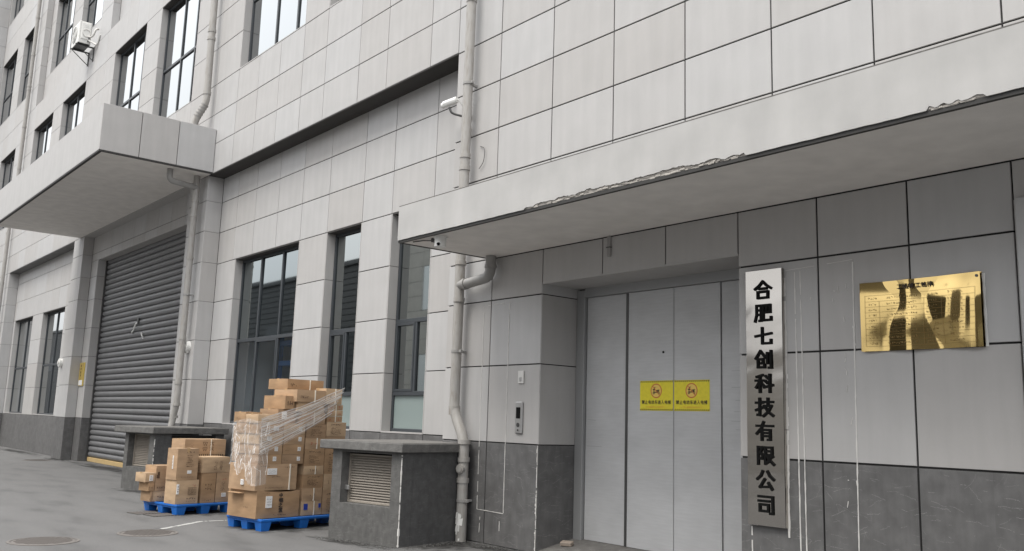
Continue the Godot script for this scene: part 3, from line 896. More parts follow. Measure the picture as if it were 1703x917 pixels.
func make_pipes() -> void:
	var r := 0.070
	# the tall pipe by the entrance canopy
	var o := pipe_thing("downpipe", "tall grey downpipe beside the entrance canopy with an offset bend near its foot", Vector3(-9.9, 0, -7.3))
	run_pipe(o, [Vector3(0.03, 11.6, 0), Vector3(0.0, 1.68, 0), Vector3(0.25, 1.30, 0), Vector3(0.26, 0.0, 0)], r, M.pipe)
	for y in [7.62, 5.26, 5.08, 3.72, 3.20, 1.72, 1.66]:
		collar(o, Vector3(0.0 + 0.003 * y, y, 0), r + 0.009, 0.06, M.pipe)
	for y in [1.28, 1.05, 0.78]:
		collar(o, Vector3(0.255, y, 0), r + 0.012, 0.06, M.pipe)
	clamp_ring(o, Vector3(0.02, 6.34, 0), r, -0.145)
	clamp_ring(o, Vector3(0.005, 2.49, 0), r, -0.145)
	clamp_ring(o, Vector3(0.26, 0.52, 0), r, -0.145)
	var st := mb()
	tube(st, bend([Vector3(0.66, 3.74, -0.02), Vector3(0.66, 3.46, -0.02), Vector3(0.0, 3.40, 0)], 0.13), r, 18)
	obj("branch", st, M.pipe_dark, o)
	collar(o, Vector3(0.66, 3.60, -0.02), r + 0.012, 0.05, M.pipe_dark)
	collar(o, Vector3(0.14, 3.413, 0), r + 0.01, 0.05, M.pipe_dark, "collar", Vector3(0.99, 0.09, 0).normalized())
	var ic := mb()
	disc(ic, Vector3(0.275, 0.93, 0.045), Vector3(0.25, 0, 1), 0.06, 0.045, 20)
	disc(ic, Vector3(0.286, 0.93, 0.089), Vector3(0.25, 0, 1), 0.042, 0.010, 20)
	obj("inspection_cap", ic, M.pipe, o)
	var wp := mb()
	for i in 14:
		var a := rng.randf_range(-0.2, 0.9)
		var y := rng.randf_range(0.03, 0.34)
		var s := rng.randf_range(0.012, 0.04)
		var p := Vector3(0.26 + sin(a) * (r + 0.001), y, cos(a) * (r + 0.001))
		var t := Vector3(cos(a), 0, -sin(a))
		quad(wp, p - t * s - Vector3.UP * s, p + t * s * 0.8 - Vector3.UP * s * 1.2, p + t * s + Vector3.UP * s * 1.4, p - t * s * 0.7 + Vector3.UP * s)
	obj("paint_flake", wp, M.white_plain, o).set_meta("kind", "stuff")
	# pipe above the shutter canopy
	var a := pipe_thing("downpipe", "grey downpipe on the upper wall that bends onto the top of the shutter canopy", Vector3(-20.15, 0, -7.27))
	run_pipe(a, [Vector3(-0.12, 14.0, 0), Vector3(0.0, 8.75, 0), Vector3(-0.15, 8.35, 0.16), Vector3(-0.2, 8.05, 0.18)], 0.082, M.pipe)
	for y in [11.9, 10.55, 10.35, 8.98]:
		collar(a, Vector3(-0.023 * (y - 8.75), y, 0), 0.095, 0.08, M.pipe)
	for k in 5:
		var t := 0.15 + k * 0.17
		collar(a, Vector3(-0.15 * t, 8.75 - 0.4 * t, 0.16 * t), 0.093, 0.03, M.pipe_dark, "collar", Vector3(0.3, 0.85, -0.35).normalized())
	# pipe below the shutter canopy
	var b := pipe_thing("downpipe", "pale downpipe at the right edge of the rolling shutter, under the shutter canopy", Vector3(-20.33, 0, -7.28))
	run_pipe(b, [Vector3(0.0, 7.01, 0), Vector3(0.0, 1.75, 0), Vector3(-0.08, 1.45, 0.02), Vector3(-0.08, 1.22, 0.05)], 0.072, M.pipe)
	for y in [6.4, 6.05, 5.05, 3.2, 2.2, 1.72, 1.45]:
		collar(b, Vector3(0 if y > 1.6 else -0.08, y, 0), 0.083, 0.06, M.pipe)
	var br := mb()
	tube(br, bend([Vector3(0.16, 7.01, 0.68), Vector3(0.16, 6.74, 0.68), Vector3(0.02, 6.72, 0.0)], 0.12), 0.066, 18)
	obj("branch", br, M.pipe_dark, b)
	clamp_ring(b, Vector3(0, 4.2, 0), 0.072, -0.165)
	# far left pipes
	var c := pipe_thing("downpipe", "thin pale downpipe on the upper wall, at the far left", Vector3(-41.15, 0, -7.3))
	run_pipe(c, [Vector3(0.0, 22.3, 0), Vector3(0.0, 9.75, 0)], 0.075, M.pipe)
	for y in [18.1, 16.4, 15.0, 14.85, 13.2, 11.4, 9.9]:
		collar(c, Vector3(0, y, 0), 0.088, 0.08, M.pipe)
	var d := pipe_thing("downpipe", "thin downpipe beside the far left ground floor windows, below the shutter canopy", Vector3(-41.75, 0, -7.3))
	run_pipe(d, [Vector3(0.02, 9.2, 0), Vector3(0.0, 0.05, 0)], 0.075, M.pipe)
	for y in [8.7, 6.6, 4.2]:
		collar(d, Vector3(0, y, 0), 0.088, 0.08, M.pipe)

func make_fittings() -> void:
	# air conditioner
	var o := thing("air_conditioner", "white outdoor air conditioner unit on brackets high on the wall at upper left", "air conditioner", Vector3(-32.02, 13.76, -7.08))
	var st := mb()
	rbx(st, Vector3(-0.43, 0.05, -0.2), Vector3(0.43, 0.83, 0.2), 0.02)
	obj("casing", st, M.white, o)
	var g := mb()
	disc(g, Vector3(-0.1, 0.45, 0.196), Vector3(0, 0, 1), 0.29, 0.012, 32)
	obj("fan_opening", g, M.metal_dark, o)
	var gr := mb()
	for k in 6:
		var rr := 0.045 + k * 0.048
		var pts := []
		for i in 25:
			pts.append(Vector3(-0.1 + cos(TAU * i / 24) * rr, 0.45 + sin(TAU * i / 24) * rr, 0.215))
		tube(gr, pts, 0.006, 5, false)
	for i in 8:
		var aa := TAU * i / 8
		tube(gr, [Vector3(-0.1, 0.45, 0.216), Vector3(-0.1 + cos(aa) * 0.29, 0.45 + sin(aa) * 0.29, 0.216)], 0.005, 5)
	obj("grille", gr, M.white_plain, o)
	var sp := mb()
	rbx(sp, Vector3(0.43, 0.2, -0.17), Vector3(0.455, 0.78, 0.13), 0.012)
	for y in [0.68, 0.62]:
		bx(sp, Vector3(0.455, y, -0.08), Vector3(0.462, y + 0.02, 0.03))
	obj("service_panel", sp, M.white_plain, o)
	var hs := mb()
	var ring := []
	for i in 19:
		ring.append(Vector3(0.47, 0.42 + sin(TAU * i / 20 + 0.6) * 0.13, -0.03 + cos(TAU * i / 20 + 0.6) * 0.12))
	tube(hs, ring, 0.013, 6)
	tube(hs, bend([Vector3(0.455, 0.30, -0.12), Vector3(0.62, 0.3, -0.2), Vector3(0.72, 0.55, -0.25), Vector3(0.6, 0.62, -0.36)], 0.1), 0.035, 8)
	tube(hs, bend([Vector3(0.455, 0.18, -0.1), Vector3(0.58, 0.1, -0.24), Vector3(0.75, -0.02, -0.33), Vector3(0.95, 0.3, -0.35)], 0.1), 0.03, 8)
	obj("hose", hs, M.caulk, o)
	var vv := mb()
	for s in [[0.24, -0.12], [0.15, -0.1]]:
		disc(vv, Vector3(0.455, s[0], s[1]), Vector3(1, 0, 0), 0.025, 0.04, 10)
	obj("valve", vv, M.metal_dark, o)
	for x in [-0.3, 0.3]:
		var bk := mb()
		bx(bk, Vector3(x - 0.02, 0.0, -0.365), Vector3(x + 0.02, 0.045, 0.24))
		bx(bk, Vector3(x - 0.02, -0.45, -0.365), Vector3(x + 0.02, 0.0, -0.33))
		tube(bk, [Vector3(x, -0.42, -0.34), Vector3(x, 0.0, 0.2)], 0.014, 6)
		obj("bracket", bk, M.metal_dark, o)
	var fl := mb()
	bx(fl, Vector3(-0.43, 0.046, -0.19), Vector3(0.43, 0.0495, 0.19))
	obj("base_pan", fl, M.metal_dark, o)
	# bullet camera by the tall pipe
	var cam := thing("security_camera", "white bullet security camera on an arm beside the tall downpipe", "camera", Vector3(-10.16, 5.90, -7.44))
	var b := mb()
	var ax := Vector3(-0.80, -0.16, 0.30).normalized()
	var c0 := Vector3(-0.02, 0.20, 0.24)
	tube(b, [c0 - ax * 0.12, c0 - ax * 0.10, c0 + ax * 0.12, c0 + ax * 0.13], 0.042, 16)
	obj("housing", b, M.white_plain, cam)
	var hd := mb()
	tube(hd, [c0 + ax * 0.10 + Vector3.UP * 0.012, c0 - ax * 0.13 + Vector3.UP * 0.012], 0.047, 16)
	obj("sun_shield", hd, M.white_plain, cam)
	var ln := mb()
	disc(ln, c0 + ax * 0.129, ax, 0.03, 0.006, 16)
	obj("lens", ln, M.black, cam)
	var arm := mb()
	tube(arm, bend([c0 - Vector3.UP * 0.06, Vector3(0.0, 0.05, 0.22), Vector3(0.12, 0.0, 0.1), Vector3(0.15, 0.0, 0.0)], 0.06), 0.017, 8)
	disc(arm, Vector3(0.15, 0.0, 0.0), Vector3(0, 0, 1), 0.05, 0.015, 14)
	obj("arm", arm, M.metal_dark, cam)
	var cb := mb()
	tube(cb, bend([c0 - ax * 0.12, Vector3(0.13, 0.24, 0.2), Vector3(0.16, 0.05, 0.06), Vector3(0.14, -0.28, 0.02), Vector3(0.1, -0.36, 0.03), Vector3(0.14, -0.42, 0.01)], 0.06), 0.007, 6)
	rbx(cb, Vector3(0.07, -0.3, 0.0), Vector3(0.19, -0.14, 0.06), 0.008)
	obj("cable_box", cb, M.white_plain, cam)
	var wr := thing("loose_wire", "thin loose wire looping out from behind the tall downpipe", "wire", Vector3(-9.72, 5.05, -7.44))
	var ws := mb()
	tube(ws, bend([Vector3(0, 0.35, 0.0), Vector3(0.13, 0.3, 0.02), Vector3(0.12, 0.1, 0.02), Vector3(0.0, 0.02, 0.01)], 0.1), 0.005, 6)
	obj("wire", ws, M.metal_dark, wr)
	# dome camera under the entrance canopy
	var dm := thing("dome_camera", "small white dome camera under the front corner of the entrance canopy", "camera", Vector3(-8.72, 3.742, -6.12))
	var db := mb()
	tube(db, [Vector3(0, 0.0, 0), Vector3(0, -0.02, 0)], 0.085, 20)
	tube(db, [Vector3(0, -0.02, 0), Vector3(0, -0.05, 0), Vector3(0, -0.09, 0), Vector3(0, -0.125, 0)], 0.072, 18)
	obj("base", db, M.white_plain, dm)
	var dl := mb()
	tube(dl, [Vector3(0.02, -0.095, 0.03), Vector3(0.055, -0.105, 0.068)], 0.02, 12)
	obj("lens", dl, M.black, dm)
	var dc := mb()
	tube(dc, bend([Vector3(-0.08, -0.012, 0), Vector3(-0.16, -0.03, 0.02), Vector3(-0.3, -0.012, 0.04), Vector3(-0.5, -0.006, 0.06)], 0.05), 0.007, 6)
	rbx(dc, Vector3(-0.16, -0.05, -0.02), Vector3(-0.10, 0, 0.03), 0.005)
	obj("cable", dc, M.metal_dark, dm)
	# two round sirens
	for s in [[Vector3(-20.36, 3.03, ZF), "round white bell fixed beside the pale downpipe right of the rolling shutter"], [Vector3(-31.38, 3.0, ZF), "round white bell fixed on the pier left of the yellow plate"]]:
		var e := thing("wall_bell", s[1], "bell", s[0])
		var eb := mb()
		tube(eb, [Vector3(0, 0, 0.0), Vector3(0, 0, 0.05), Vector3(0, 0, 0.09)], 0.13, 20)
		obj("housing", eb, M.white_plain, e)
		var ed := mb()
		tube(ed, [Vector3(0, 0, 0.09), Vector3(0, 0, 0.12)], 0.06, 16)
		rbx(ed, Vector3(-0.06, -0.15, 0.0), Vector3(0.06, -0.06, 0.07), 0.01)
		obj("centre", ed, M.caulk, e)
	# yellow plate by the shutter
	var y := thing("wall_plate", "tall yellow plate on the wall left of the rolling shutter", "sign", Vector3(-30.02, 2.62, -7.735))
	var ys := mb()
	rbx(ys, Vector3(-0.24, -0.36, -0.015), Vector3(0.24, 0.36, 0.02), 0.004)
	obj("plate", ys, M.gold_sign, y)
	var yt := mb()
	for k in 6:
		glyph(yt, GLYPH.values()[(k * 7 + 3) % 20], Vector2(-0.1, 0.22 - k * 0.1), Vector2(0.08, 0.08), 0.012, 0.0212)
	obj("lettering", yt, M.ink_soft, y)
	var yb := mb()
	bx(yb, Vector3(-0.2, -0.34, 0.0205), Vector3(0.2, -0.18, 0.0222))
	obj("pale_panel", yb, M.paper, y)
	# intercom and call button
	var ic := thing("door_intercom", "slim silver card reader on the wall beside the lift doorway, below a small switch", "intercom", Vector3(-8.70, 1.615, ZF))
	var is_ := mb()
	rbx(is_, Vector3(-0.068, -0.2, 0.0), Vector3(0.068, 0.2, 0.03), 0.012)
	obj("body", is_, M.alu, ic)
	var iw := mb()
	rbx(iw, Vector3(-0.038, -0.01, 0.028), Vector3(0.038, 0.13, 0.034), 0.006)
	obj("display", iw, M.black, ic)
	var ib := mb()
	disc(ib, Vector3(0, -0.09, 0.029), Vector3(0, 0, 1), 0.028, 0.006, 18)
	disc(ib, Vector3(0, -0.155, 0.029), Vector3(0, 0, 1), 0.014, 0.005, 14)
	obj("button", ib, M.metal_dark, ic)
	var sw := thing("wall_switch", "small square grey switch on the wall above the silver card reader", "switch", Vector3(-8.69, 2.125, ZF))
	var sw1 := mb()
	rbx(sw1, Vector3(-0.055, -0.08, 0), Vector3(0.055, 0.08, 0.018), 0.005)
	obj("plate", sw1, M.caulk, sw)
	var sw2 := mb()
	rbx(sw2, Vector3(-0.025, -0.055, 0.016), Vector3(0.025, 0.0, 0.023), 0.004)
	obj("rocker", sw2, M.alu, sw)
	# stub of cut conduit under the canopy
	var cs := thing("conduit_stub", "short cut conduit hanging from the canopy above the lift doorway", "conduit", Vector3(-7.17, 3.5, ZF))
	var css := mb()
	rbx(css, Vector3(-0.025, 0.0, 0.0), Vector3(0.025, 0.24, 0.03), 0.006)
	obj("conduit", css, M.pipe_dark, cs)
	var cs2 := mb()
	bx(cs2, Vector3(-0.03, 0.1, 0.0), Vector3(0.03, 0.112, 0.034))
	obj("clip", cs2, M.metal_dark, cs)

func caulk_line(st: SurfaceTool, a: Vector2, b: Vector2, w: float, gaps := 0.12) -> void:
	var n := int(a.distance_to(b) / 0.045) + 1
	var dirn := (b - a).normalized()
	var side := Vector2(-dirn.y, dirn.x)
	var prev := -1.0
	for i in n:
		var on := rng.randf() > gaps
		var w1 := w * rng.randf_range(0.5, 1.25)
		if prev < 0:
			prev = w1
		if on:
			var p := a.lerp(b, float(i) / n)
			var q := a.lerp(b, float(i + 1) / n)
			var j := side * rng.randf_range(-0.0012, 0.0012)
			var pts := [p - side * prev / 2, q - side * w1 / 2 + j, q + side * w1 / 2 + j, p + side * prev / 2]
			var zt := 0.004 + 0.002 * rng.randf()
			quad(st, Vector3(pts[0].x, pts[0].y, zt), Vector3(pts[1].x, pts[1].y, zt), Vector3(pts[2].x, pts[2].y, zt), Vector3(pts[3].x, pts[3].y, zt))
			for k in 4:
				var u: Vector2 = pts[k]
				var v: Vector2 = pts[(k + 1) % 4]
				oface(st, [Vector3(u.x, u.y, zt), Vector3(v.x, v.y, zt), Vector3(v.x, v.y, -0.004), Vector3(u.x, u.y, -0.004)], Vector3((p.x + q.x) / 2, (p.y + q.y) / 2, 0))
		prev = w1

func make_signs() -> void:
	# stainless name board
	var o := thing("name_board", "tall polished steel name board with ten black characters, right of the lift doorway", "sign", Vector3(-5.055, 1.885, ZF))
	var st := mb()
	var hw := 0.203
	var hh := 1.215
	var nx := 8
	var ny := 60
	var n := FastNoiseLite.new()
	n.frequency = 0.9
	n.seed = 5
	var zz := func(x: float, y: float) -> float:
		var edge := 1.0
		return 0.045 + (0.0052 * n.get_noise_2d(x * 0.6, y * 1.25) + 0.0010 * n.get_noise_2d(x * 2.5 + 9.0, y * 3.0)) * edge - 0.004 * (1.0 - edge)
	st.set_smooth_group(1)
	for i in nx:
		for j in ny:
			var x0 := lerpf(-hw, hw, float(i) / nx)
			var x1 := lerpf(-hw, hw, float(i + 1) / nx)
			var y0 := lerpf(-hh, hh, float(j) / ny)
			var y1 := lerpf(-hh, hh, float(j + 1) / ny)
			quad(st, Vector3(x0, y0, zz.call(x0, y0)), Vector3(x1, y0, zz.call(x1, y0)), Vector3(x1, y1, zz.call(x1, y1)), Vector3(x0, y1, zz.call(x0, y1)))
	st.set_smooth_group(-1)
	obj("face", st, M.steel, o)
	var ed := mb()
	bx(ed, Vector3(-hw, -hh, 0.002), Vector3(hw, hh, 0.0365))
	obj("edge", ed, M.steel, o)
	var names := ["he", "fei", "qi", "chuang", "ke", "ji", "you", "xian", "gong", "si"]
	for k in 10:
		var g := mb()
		var cy := hh - 0.197 - k * 0.2262
		glyph(g, GLYPH[names[k]], Vector2(-0.105, cy - 0.092), Vector2(0.2, 0.184), 0.0235, 0.060, 0.020)
		obj("character", g, M.black, o)
	var ck := mb()
	caulk_line(ck, Vector2(hw + 0.008, 1.12), Vector2(hw + 0.008, -1.3), 0.022, 0.05)
	caulk_line(ck, Vector2(hw + 0.016, 0.2), Vector2(hw + 0.012, -0.9), 0.02, 0.3)
	caulk_line(ck, Vector2(-hw + 0.01, -hh - 0.02), Vector2(-hw + 0.012, -hh - 0.32), 0.014, 0.4)
	caulk_line(ck, Vector2(-hw, -hh - 0.004), Vector2(-0.05, -hh - 0.006), 0.01, 0.4)
	obj("sealant", ck, M.caulk, o)
	# brass plate
	var b := thing("brass_plate", "wide wavy golden plate with a fine table of dark lettering on the right wall", "sign", Vector3(-3.545, 2.565, ZF))
	var bs := mb()
	bs.set_smooth_group(1)
	hw = 0.515
	hh = 0.303
	nx = 64
	ny = 40
	# the thin sheet has buckled: long bumps that lean slightly
	var field := []
	for j in ny + 1:
		var v := float(j) / ny
		var row := [0.0]
		var sum := 0.0
		for i in nx:
			var u := (i + 0.5) / nx
			var lowv := (1.0 - v) * (1.0 - v)
			var b1 := 0.19 + 0.13 * exp(-pow((v - 0.70) / 0.30, 2.0)) + 0.03 * lowv
			var d := 1.0 - smoothstep(b1 - 0.035, b1 + 0.035, u)
			d = maxf(d, 1.0 - smoothstep(0.045 + 0.06 * lowv, 0.085 + 0.08 * lowv, absf(u - 0.475 - 0.07 * lowv)))
			d = maxf(d, (1.0 - smoothstep(0.03, 0.085, absf(u - 0.80 - 0.05 * (v - 0.55)))) * exp(-pow((v - 0.58) / 0.33, 4.0)))
			d = maxf(d, smoothstep(0.91, 0.96, u) * (1.0 - smoothstep(0.6, 0.95, v)))
			sum += (0.07 - 0.26 * d) * 2.0 * hw / nx
			row.append(sum)
		for i in nx + 1:
			row[i] -= sum * i / nx
		field.append(row)
	var bump := func(x: float, y: float) -> float:
		var fu := clampf((x + hw) / (2.0 * hw), 0, 1) * nx
		var fv := clampf((y + hh) / (2.0 * hh), 0, 1) * ny
		var i := mini(int(fu), nx - 1)
		var j := mini(int(fv), ny - 1)
		var top: float = lerpf(field[j + 1][i], field[j + 1][i + 1], fu - i)
		var low: float = lerpf(field[j][i], field[j][i + 1], fu - i)
		return 0.04 + lerpf(low, top, fv - j)
	var grid := {}
	for i in nx + 1:
		for j in ny + 1:
			var x := lerpf(-hw, hw, float(i) / nx)
			var y := lerpf(-hh, hh, float(j) / ny)
			grid[Vector2i(i, j)] = Vector3(x, y, bump.call(x, y))
	for i in nx:
		for j in ny:
			quad(bs, grid[Vector2i(i, j)], grid[Vector2i(i + 1, j)], grid[Vector2i(i + 1, j + 1)], grid[Vector2i(i, j + 1)])
	bs.set_smooth_group(-1)
	obj("face", bs, M.gold, b)
	var bb := mb()
	bx(bb, Vector3(-hw, -hh, 0.002), Vector3(hw, hh, 0.008))
	obj("backing", bb, M.gold, b)
	var on_face := func(s: SurfaceTool) -> SurfaceTool:     # lay flat print onto the buckled sheet
		var arr := s.commit_to_arrays()
		var v: PackedVector3Array = arr[Mesh.ARRAY_VERTEX]
		var out := mb()
		for p in v:
			out.add_vertex(Vector3(p.x, p.y, bump.call(p.x, p.y) + 0.007 + p.z))
		return out
	var tl := mb()
	var title := ["gongw", "cheng", "jun", "gongw", "ming", "pai"]
	for k in 6:
		glyph(tl, GLYPH[title[k]], Vector2(-0.185 + k * 0.052, 0.222), Vector2(0.046, 0.044), 0.0062, 0.0)
	obj("title", on_face.call(tl), M.ink, b).position.z = 0.009
	var tb := mb()
	var y_rows := [0.185, 0.132, 0.084, 0.036, -0.012, -0.062, -0.112, -0.162, -0.212, -0.262]
	for y in y_rows:
		for k in 36:
			var xa := -0.47 + 0.94 * k / 36.0
			quad(tb, Vector3(xa, y - 0.001, 0), Vector3(xa + 0.94 / 36.0, y - 0.0006, 0), Vector3(xa + 0.94 / 36.0, y + 0.0006, 0), Vector3(xa, y + 0.0006, 0))
	for x in [-0.47, -0.345, 0.04, 0.2, 0.47]:
		for k in 18:
			var ya := -0.262 + 0.447 * k / 18.0
			if absf(x) > 0.4 or k < 16:
				quad(tb, Vector3(x - 0.001, ya, 0.0003), Vector3(x + 0.001, ya, 0.0003), Vector3(x + 0.001, ya + 0.447 / 18.0, 0.0003), Vector3(x - 0.001, ya + 0.447 / 18.0, 0.0003))
	for j in 9:
		var y: float = y_rows[j] - 0.036
		scribble(tb, Vector2(-0.44, y), Vector2(0.075, 0.02), 4, 0.0026, 0.0006)
		scribble(tb, Vector2(-0.28, y), Vector2(0.27, 0.02), 14, 0.0026, 0.0006)
		scribble(tb, Vector2(0.065, y), Vector2(0.10, 0.02), 5, 0.0026, 0.0006)
		scribble(tb, Vector2(0.25, y), Vector2(0.12, 0.02), 6, 0.0026, 0.0006)
	obj("table_of_print", on_face.call(tb), M.ink_gold, b)
	var bc := mb()
	caulk_line(bc, Vector2(hw + 0.012, 0.29), Vector2(hw + 0.014, -0.3), 0.02, 0.0)
	obj("sealant", bc, M.white_plain, b)
	var sv := mb()
	disc(sv, Vector3(0.488, 0.27, bump.call(0.488, 0.27) - 0.003), Vector3(0, 0, 1), 0.012, 0.008, 12)
	obj("screw_head", sv, M.metal_dark, b)
	# sealant outlines where boards have been taken down
	var l1 := thing("sealant_outline", "tall white sealant outline of a removed board, between steel board and golden plate", "sealant trace", Vector3(-4.45, 1.55, ZF))
	var s1 := mb()
	caulk_line(s1, Vector2(-0.285, 1.50), Vector2(-0.275, -1.5), 0.011, 0.02)
	caulk_line(s1, Vector2(-0.225, 1.50), Vector2(-0.215, -1.5), 0.011, 0.02)
	caulk_line(s1, Vector2(0.31, 1.53), Vector2(0.285, -1.5), 0.012, 0.02)
	caulk_line(s1, Vector2(-0.5, 1.52), Vector2(0.31, 1.55), 0.005, 0.3)
	for k in 26:
		var p := Vector2(rng.randf_range(0.2, 0.33), rng.randf_range(-1.0, 1.0)) if k % 2 else Vector2(rng.randf_range(-0.3, 0.5), rng.randf_range(1.24, 1.3))
		caulk_line(s1, p, p + Vector2(rng.randf_range(-0.02, 0.02), rng.randf_range(-0.07, 0.07)), 0.006, 0.2)
	obj("bead", s1, M.caulk, l1)
	var l2 := thing("sealant_outline", "thin white sealant outline of a removed board left of the lift doorway", "sealant trace", Vector3(-9.24, 1.75, ZF))
	var s2 := mb()
	caulk_line(s2, Vector2(-0.27, 1.35), Vector2(-0.27, -1.33), 0.008, 0.08)
	caulk_line(s2, Vector2(0.27, 1.35), Vector2(0.27, -1.33), 0.009, 0.03)
	caulk_line(s2, Vector2(-0.27, -1.33), Vector2(0.27, -1.34), 0.009, 0.03)
	caulk_line(s2, Vector2(-0.22, 1.35), Vector2(0.25, 1.36), 0.005, 0.5)
	caulk_line(s2, Vector2(-0.2, -1.42), Vector2(-0.21, -1.62), 0.008, 0.3)
	caulk_line(s2, Vector2(0.2, -1.4), Vector2(0.2, -1.6), 0.008, 0.3)
	obj("bead", s2, M.caulk, l2)
	# chipped paint on the corner of the doorway
	var pc := thing("chipped_corner", "white chipped paint down the corner left of the lift doorway", "chipped paint", Vector3(-8.34, 0, ZF))
	var ps := mb()
	for k in 150:
		var y := pow(rng.randf(), 1.5) * 1.27
		var w := rng.randf_range(0.004, 0.014) * (2.0 if rng.randf() < 0.08 else 1.0)
		var h := rng.randf_range(0.01, 0.05)
		bx(ps, Vector3(-w - 0.007, y, -0.006 - w * 0.6), Vector3(-0.0055, y + h, 0.0012 + 0.0008 * rng.randf()))
	obj("chip", ps, M.caulk, pc)
	# two yellow notices on the lift door
	var two := ["yellow no electric scooters notice on the lift door, left of the centre seam", "yellow no electric scooters notice on the lift door, right of the centre seam"]
	for i in 2:
		var s := thing("warning_notice", two[i], "notice", Vector3(-7.005 if i == 0 else -6.485, 1.915, -8.11 + 0.0185), 0.0, "yellow notices on the lift door")
		var p := mb()
		var w := 0.252
		var h := 0.175
		bx(p, Vector3(-w, -h, 0.0), Vector3(w, h, 0.0025))
		obj("sheet", p, M.yellow, s)
		var k := mb()
		for e in [-1, 1]:
			for q in 17:
				var x := -w + 0.012 + q * (2 * w - 0.03) / 16.0
				var yc: float = e * (h - 0.0125)
				quad(k, Vector3(x - 0.006, yc - 0.0095, 0.0032), Vector3(x + 0.007, yc - 0.0095, 0.0032), Vector3(x + 0.016, yc + 0.0095, 0.0032), Vector3(x + 0.003, yc + 0.0095, 0.0032))
		obj("hazard_stripes", k, M.ink, s)
		var t := mb()
		var line := ["jin", "zhi", "dian", "dong", "che", "jinr", "ru", "dian", "ti"]
		for q in 9:
			glyph(t, GLYPH[line[q]], Vector2(-0.222 + q * 0.0497, -0.1), Vector2(0.044, 0.047), 0.0064, 0.0032)
		obj("lettering", t, M.ink, s)
		var t2 := mb()
		scribble(t2, Vector2(-0.15, -0.142), Vector2(0.3, 0.018), 16, 0.003, 0.0032)
		obj("small_lettering", t2, M.sign_red, s).set_meta("kind", "stuff")
		var r := mb()
		var c := Vector2(0, 0.055)
		for q in 32:
			var a0 := TAU * q / 32
			var a1 := TAU * (q + 1) / 32
			ribbon(r, c + Vector2(cos(a0), sin(a0)) * 0.079, c + Vector2(cos(a1), sin(a1)) * 0.079, 0.011, 0.0034 + 0.00002 * q)
		ribbon(r, c + Vector2(-0.055, 0.055), c + Vector2(0.055, -0.055), 0.008, 0.0046)
		obj("red_ring", r, M.sign_red, s)
		var wd := mb()
		for q in 24:
			var a0 := TAU * q / 24
			var a1 := TAU * (q + 1) / 24
			for v in [Vector3(c.x, c.y, 0.003), Vector3(c.x + cos(a1) * 0.074, c.y + sin(a1) * 0.074, 0.003), Vector3(c.x + cos(a0) * 0.074, c.y + sin(a0) * 0.074, 0.003)]:
				wd.add_vertex(v)
		obj("disc", wd, M.sign_pale, s)
		var sc := mb()
		for e in [-0.037, 0.037]:
			for q in 12:
				var a0 := TAU * q / 12
				var a1 := TAU * (q + 1) / 12
				ribbon(sc, c + Vector2(e, -0.024) + Vector2(cos(a0), sin(a0)) * 0.012, c + Vector2(e, -0.024) + Vector2(cos(a1), sin(a1)) * 0.012, 0.008, 0.0038 + q * 0.00002)
		ribbon(sc, c + Vector2(-0.037, -0.018), c + Vector2(-0.022, 0.035), 0.008, 0.0041)
		ribbon(sc, c + Vector2(-0.03, -0.016), c + Vector2(0.03, -0.016), 0.012, 0.0042)
		ribbon(sc, c + Vector2(0.008, 0.004), c + Vector2(0.045, 0.008), 0.012, 0.0043)
		ribbon(sc, c + Vector2(0.02, -0.012), c + Vector2(0.04, 0.006), 0.012, 0.0044)
		ribbon(sc, c + Vector2(-0.034, 0.036), c + Vector2(-0.012, 0.042), 0.006, 0.0045)
		ribbon(sc, c + Vector2(-0.045, 0.014), c + Vector2(-0.025, 0.016), 0.016, 0.00405)
		obj("scooter_symbol", sc, M.ink, s)

# ---------- vents, pallets, cartons ----------
func louver_mesh(w: float) -> ArrayMesh:
	var st := mb()
	oface(st, [Vector3(-w / 2, 0, 0), Vector3(w / 2, 0, 0), Vector3(w / 2, 0.026, -0.03), Vector3(-w / 2, 0.026, -0.03)], Vector3(0, 0, -0.1))
	oface(st, [Vector3(-w / 2, -0.006, 0), Vector3(w / 2, -0.006, 0), Vector3(w / 2, 0.0, 0), Vector3(-w / 2, 0.0, 0)], Vector3(0, 0, -0.1))
	oface(st, [Vector3(-w / 2, -0.006, 0), Vector3(w / 2, -0.006, 0), Vector3(w / 2, 0.02, -0.03), Vector3(-w / 2, 0.02, -0.03)], Vector3(0, 0.1, 0))
	st.generate_normals()
	return st.commit()

func louver(parent: Node3D, xf: Transform3D, w: float, h: float, tone: Material) -> void:
	var g := group_node("louvre", parent)
	g.transform = xf
	var mesh := louver_mesh(w - 0.04)
	var n := int(h / 0.034)
	for k in n:
		var o := put("slat", mesh, tone, g)
		o.position = Vector3(0, 0.02 + k * (h - 0.03) / n, rng.randf_range(-0.002, 0.002))
		o.rotation.z = rng.randf_range(-0.002, 0.002)
	var fr := mb()
	for s in [-1, 1]:
		bx(fr, Vector3(minf(s * w / 2, s * (w / 2 - 0.025)), 0, -0.05), Vector3(maxf(s * w / 2, s * (w / 2 - 0.025)), h, 0.012))
	bx(fr, Vector3(-w / 2 + 0.025, h - 0.02, -0.05), Vector3(w / 2 - 0.025, h, 0.011))
	bx(fr, Vector3(-w / 2 + 0.025, 0, -0.05), Vector3(w / 2 - 0.025, 0.016, 0.011))
	obj("frame", fr, tone, g)
	var b := mb()
	bx(b, Vector3(-w / 2, 0, -0.12), Vector3(w / 2, h, -0.1))
	obj("backing", b, M.black, g)

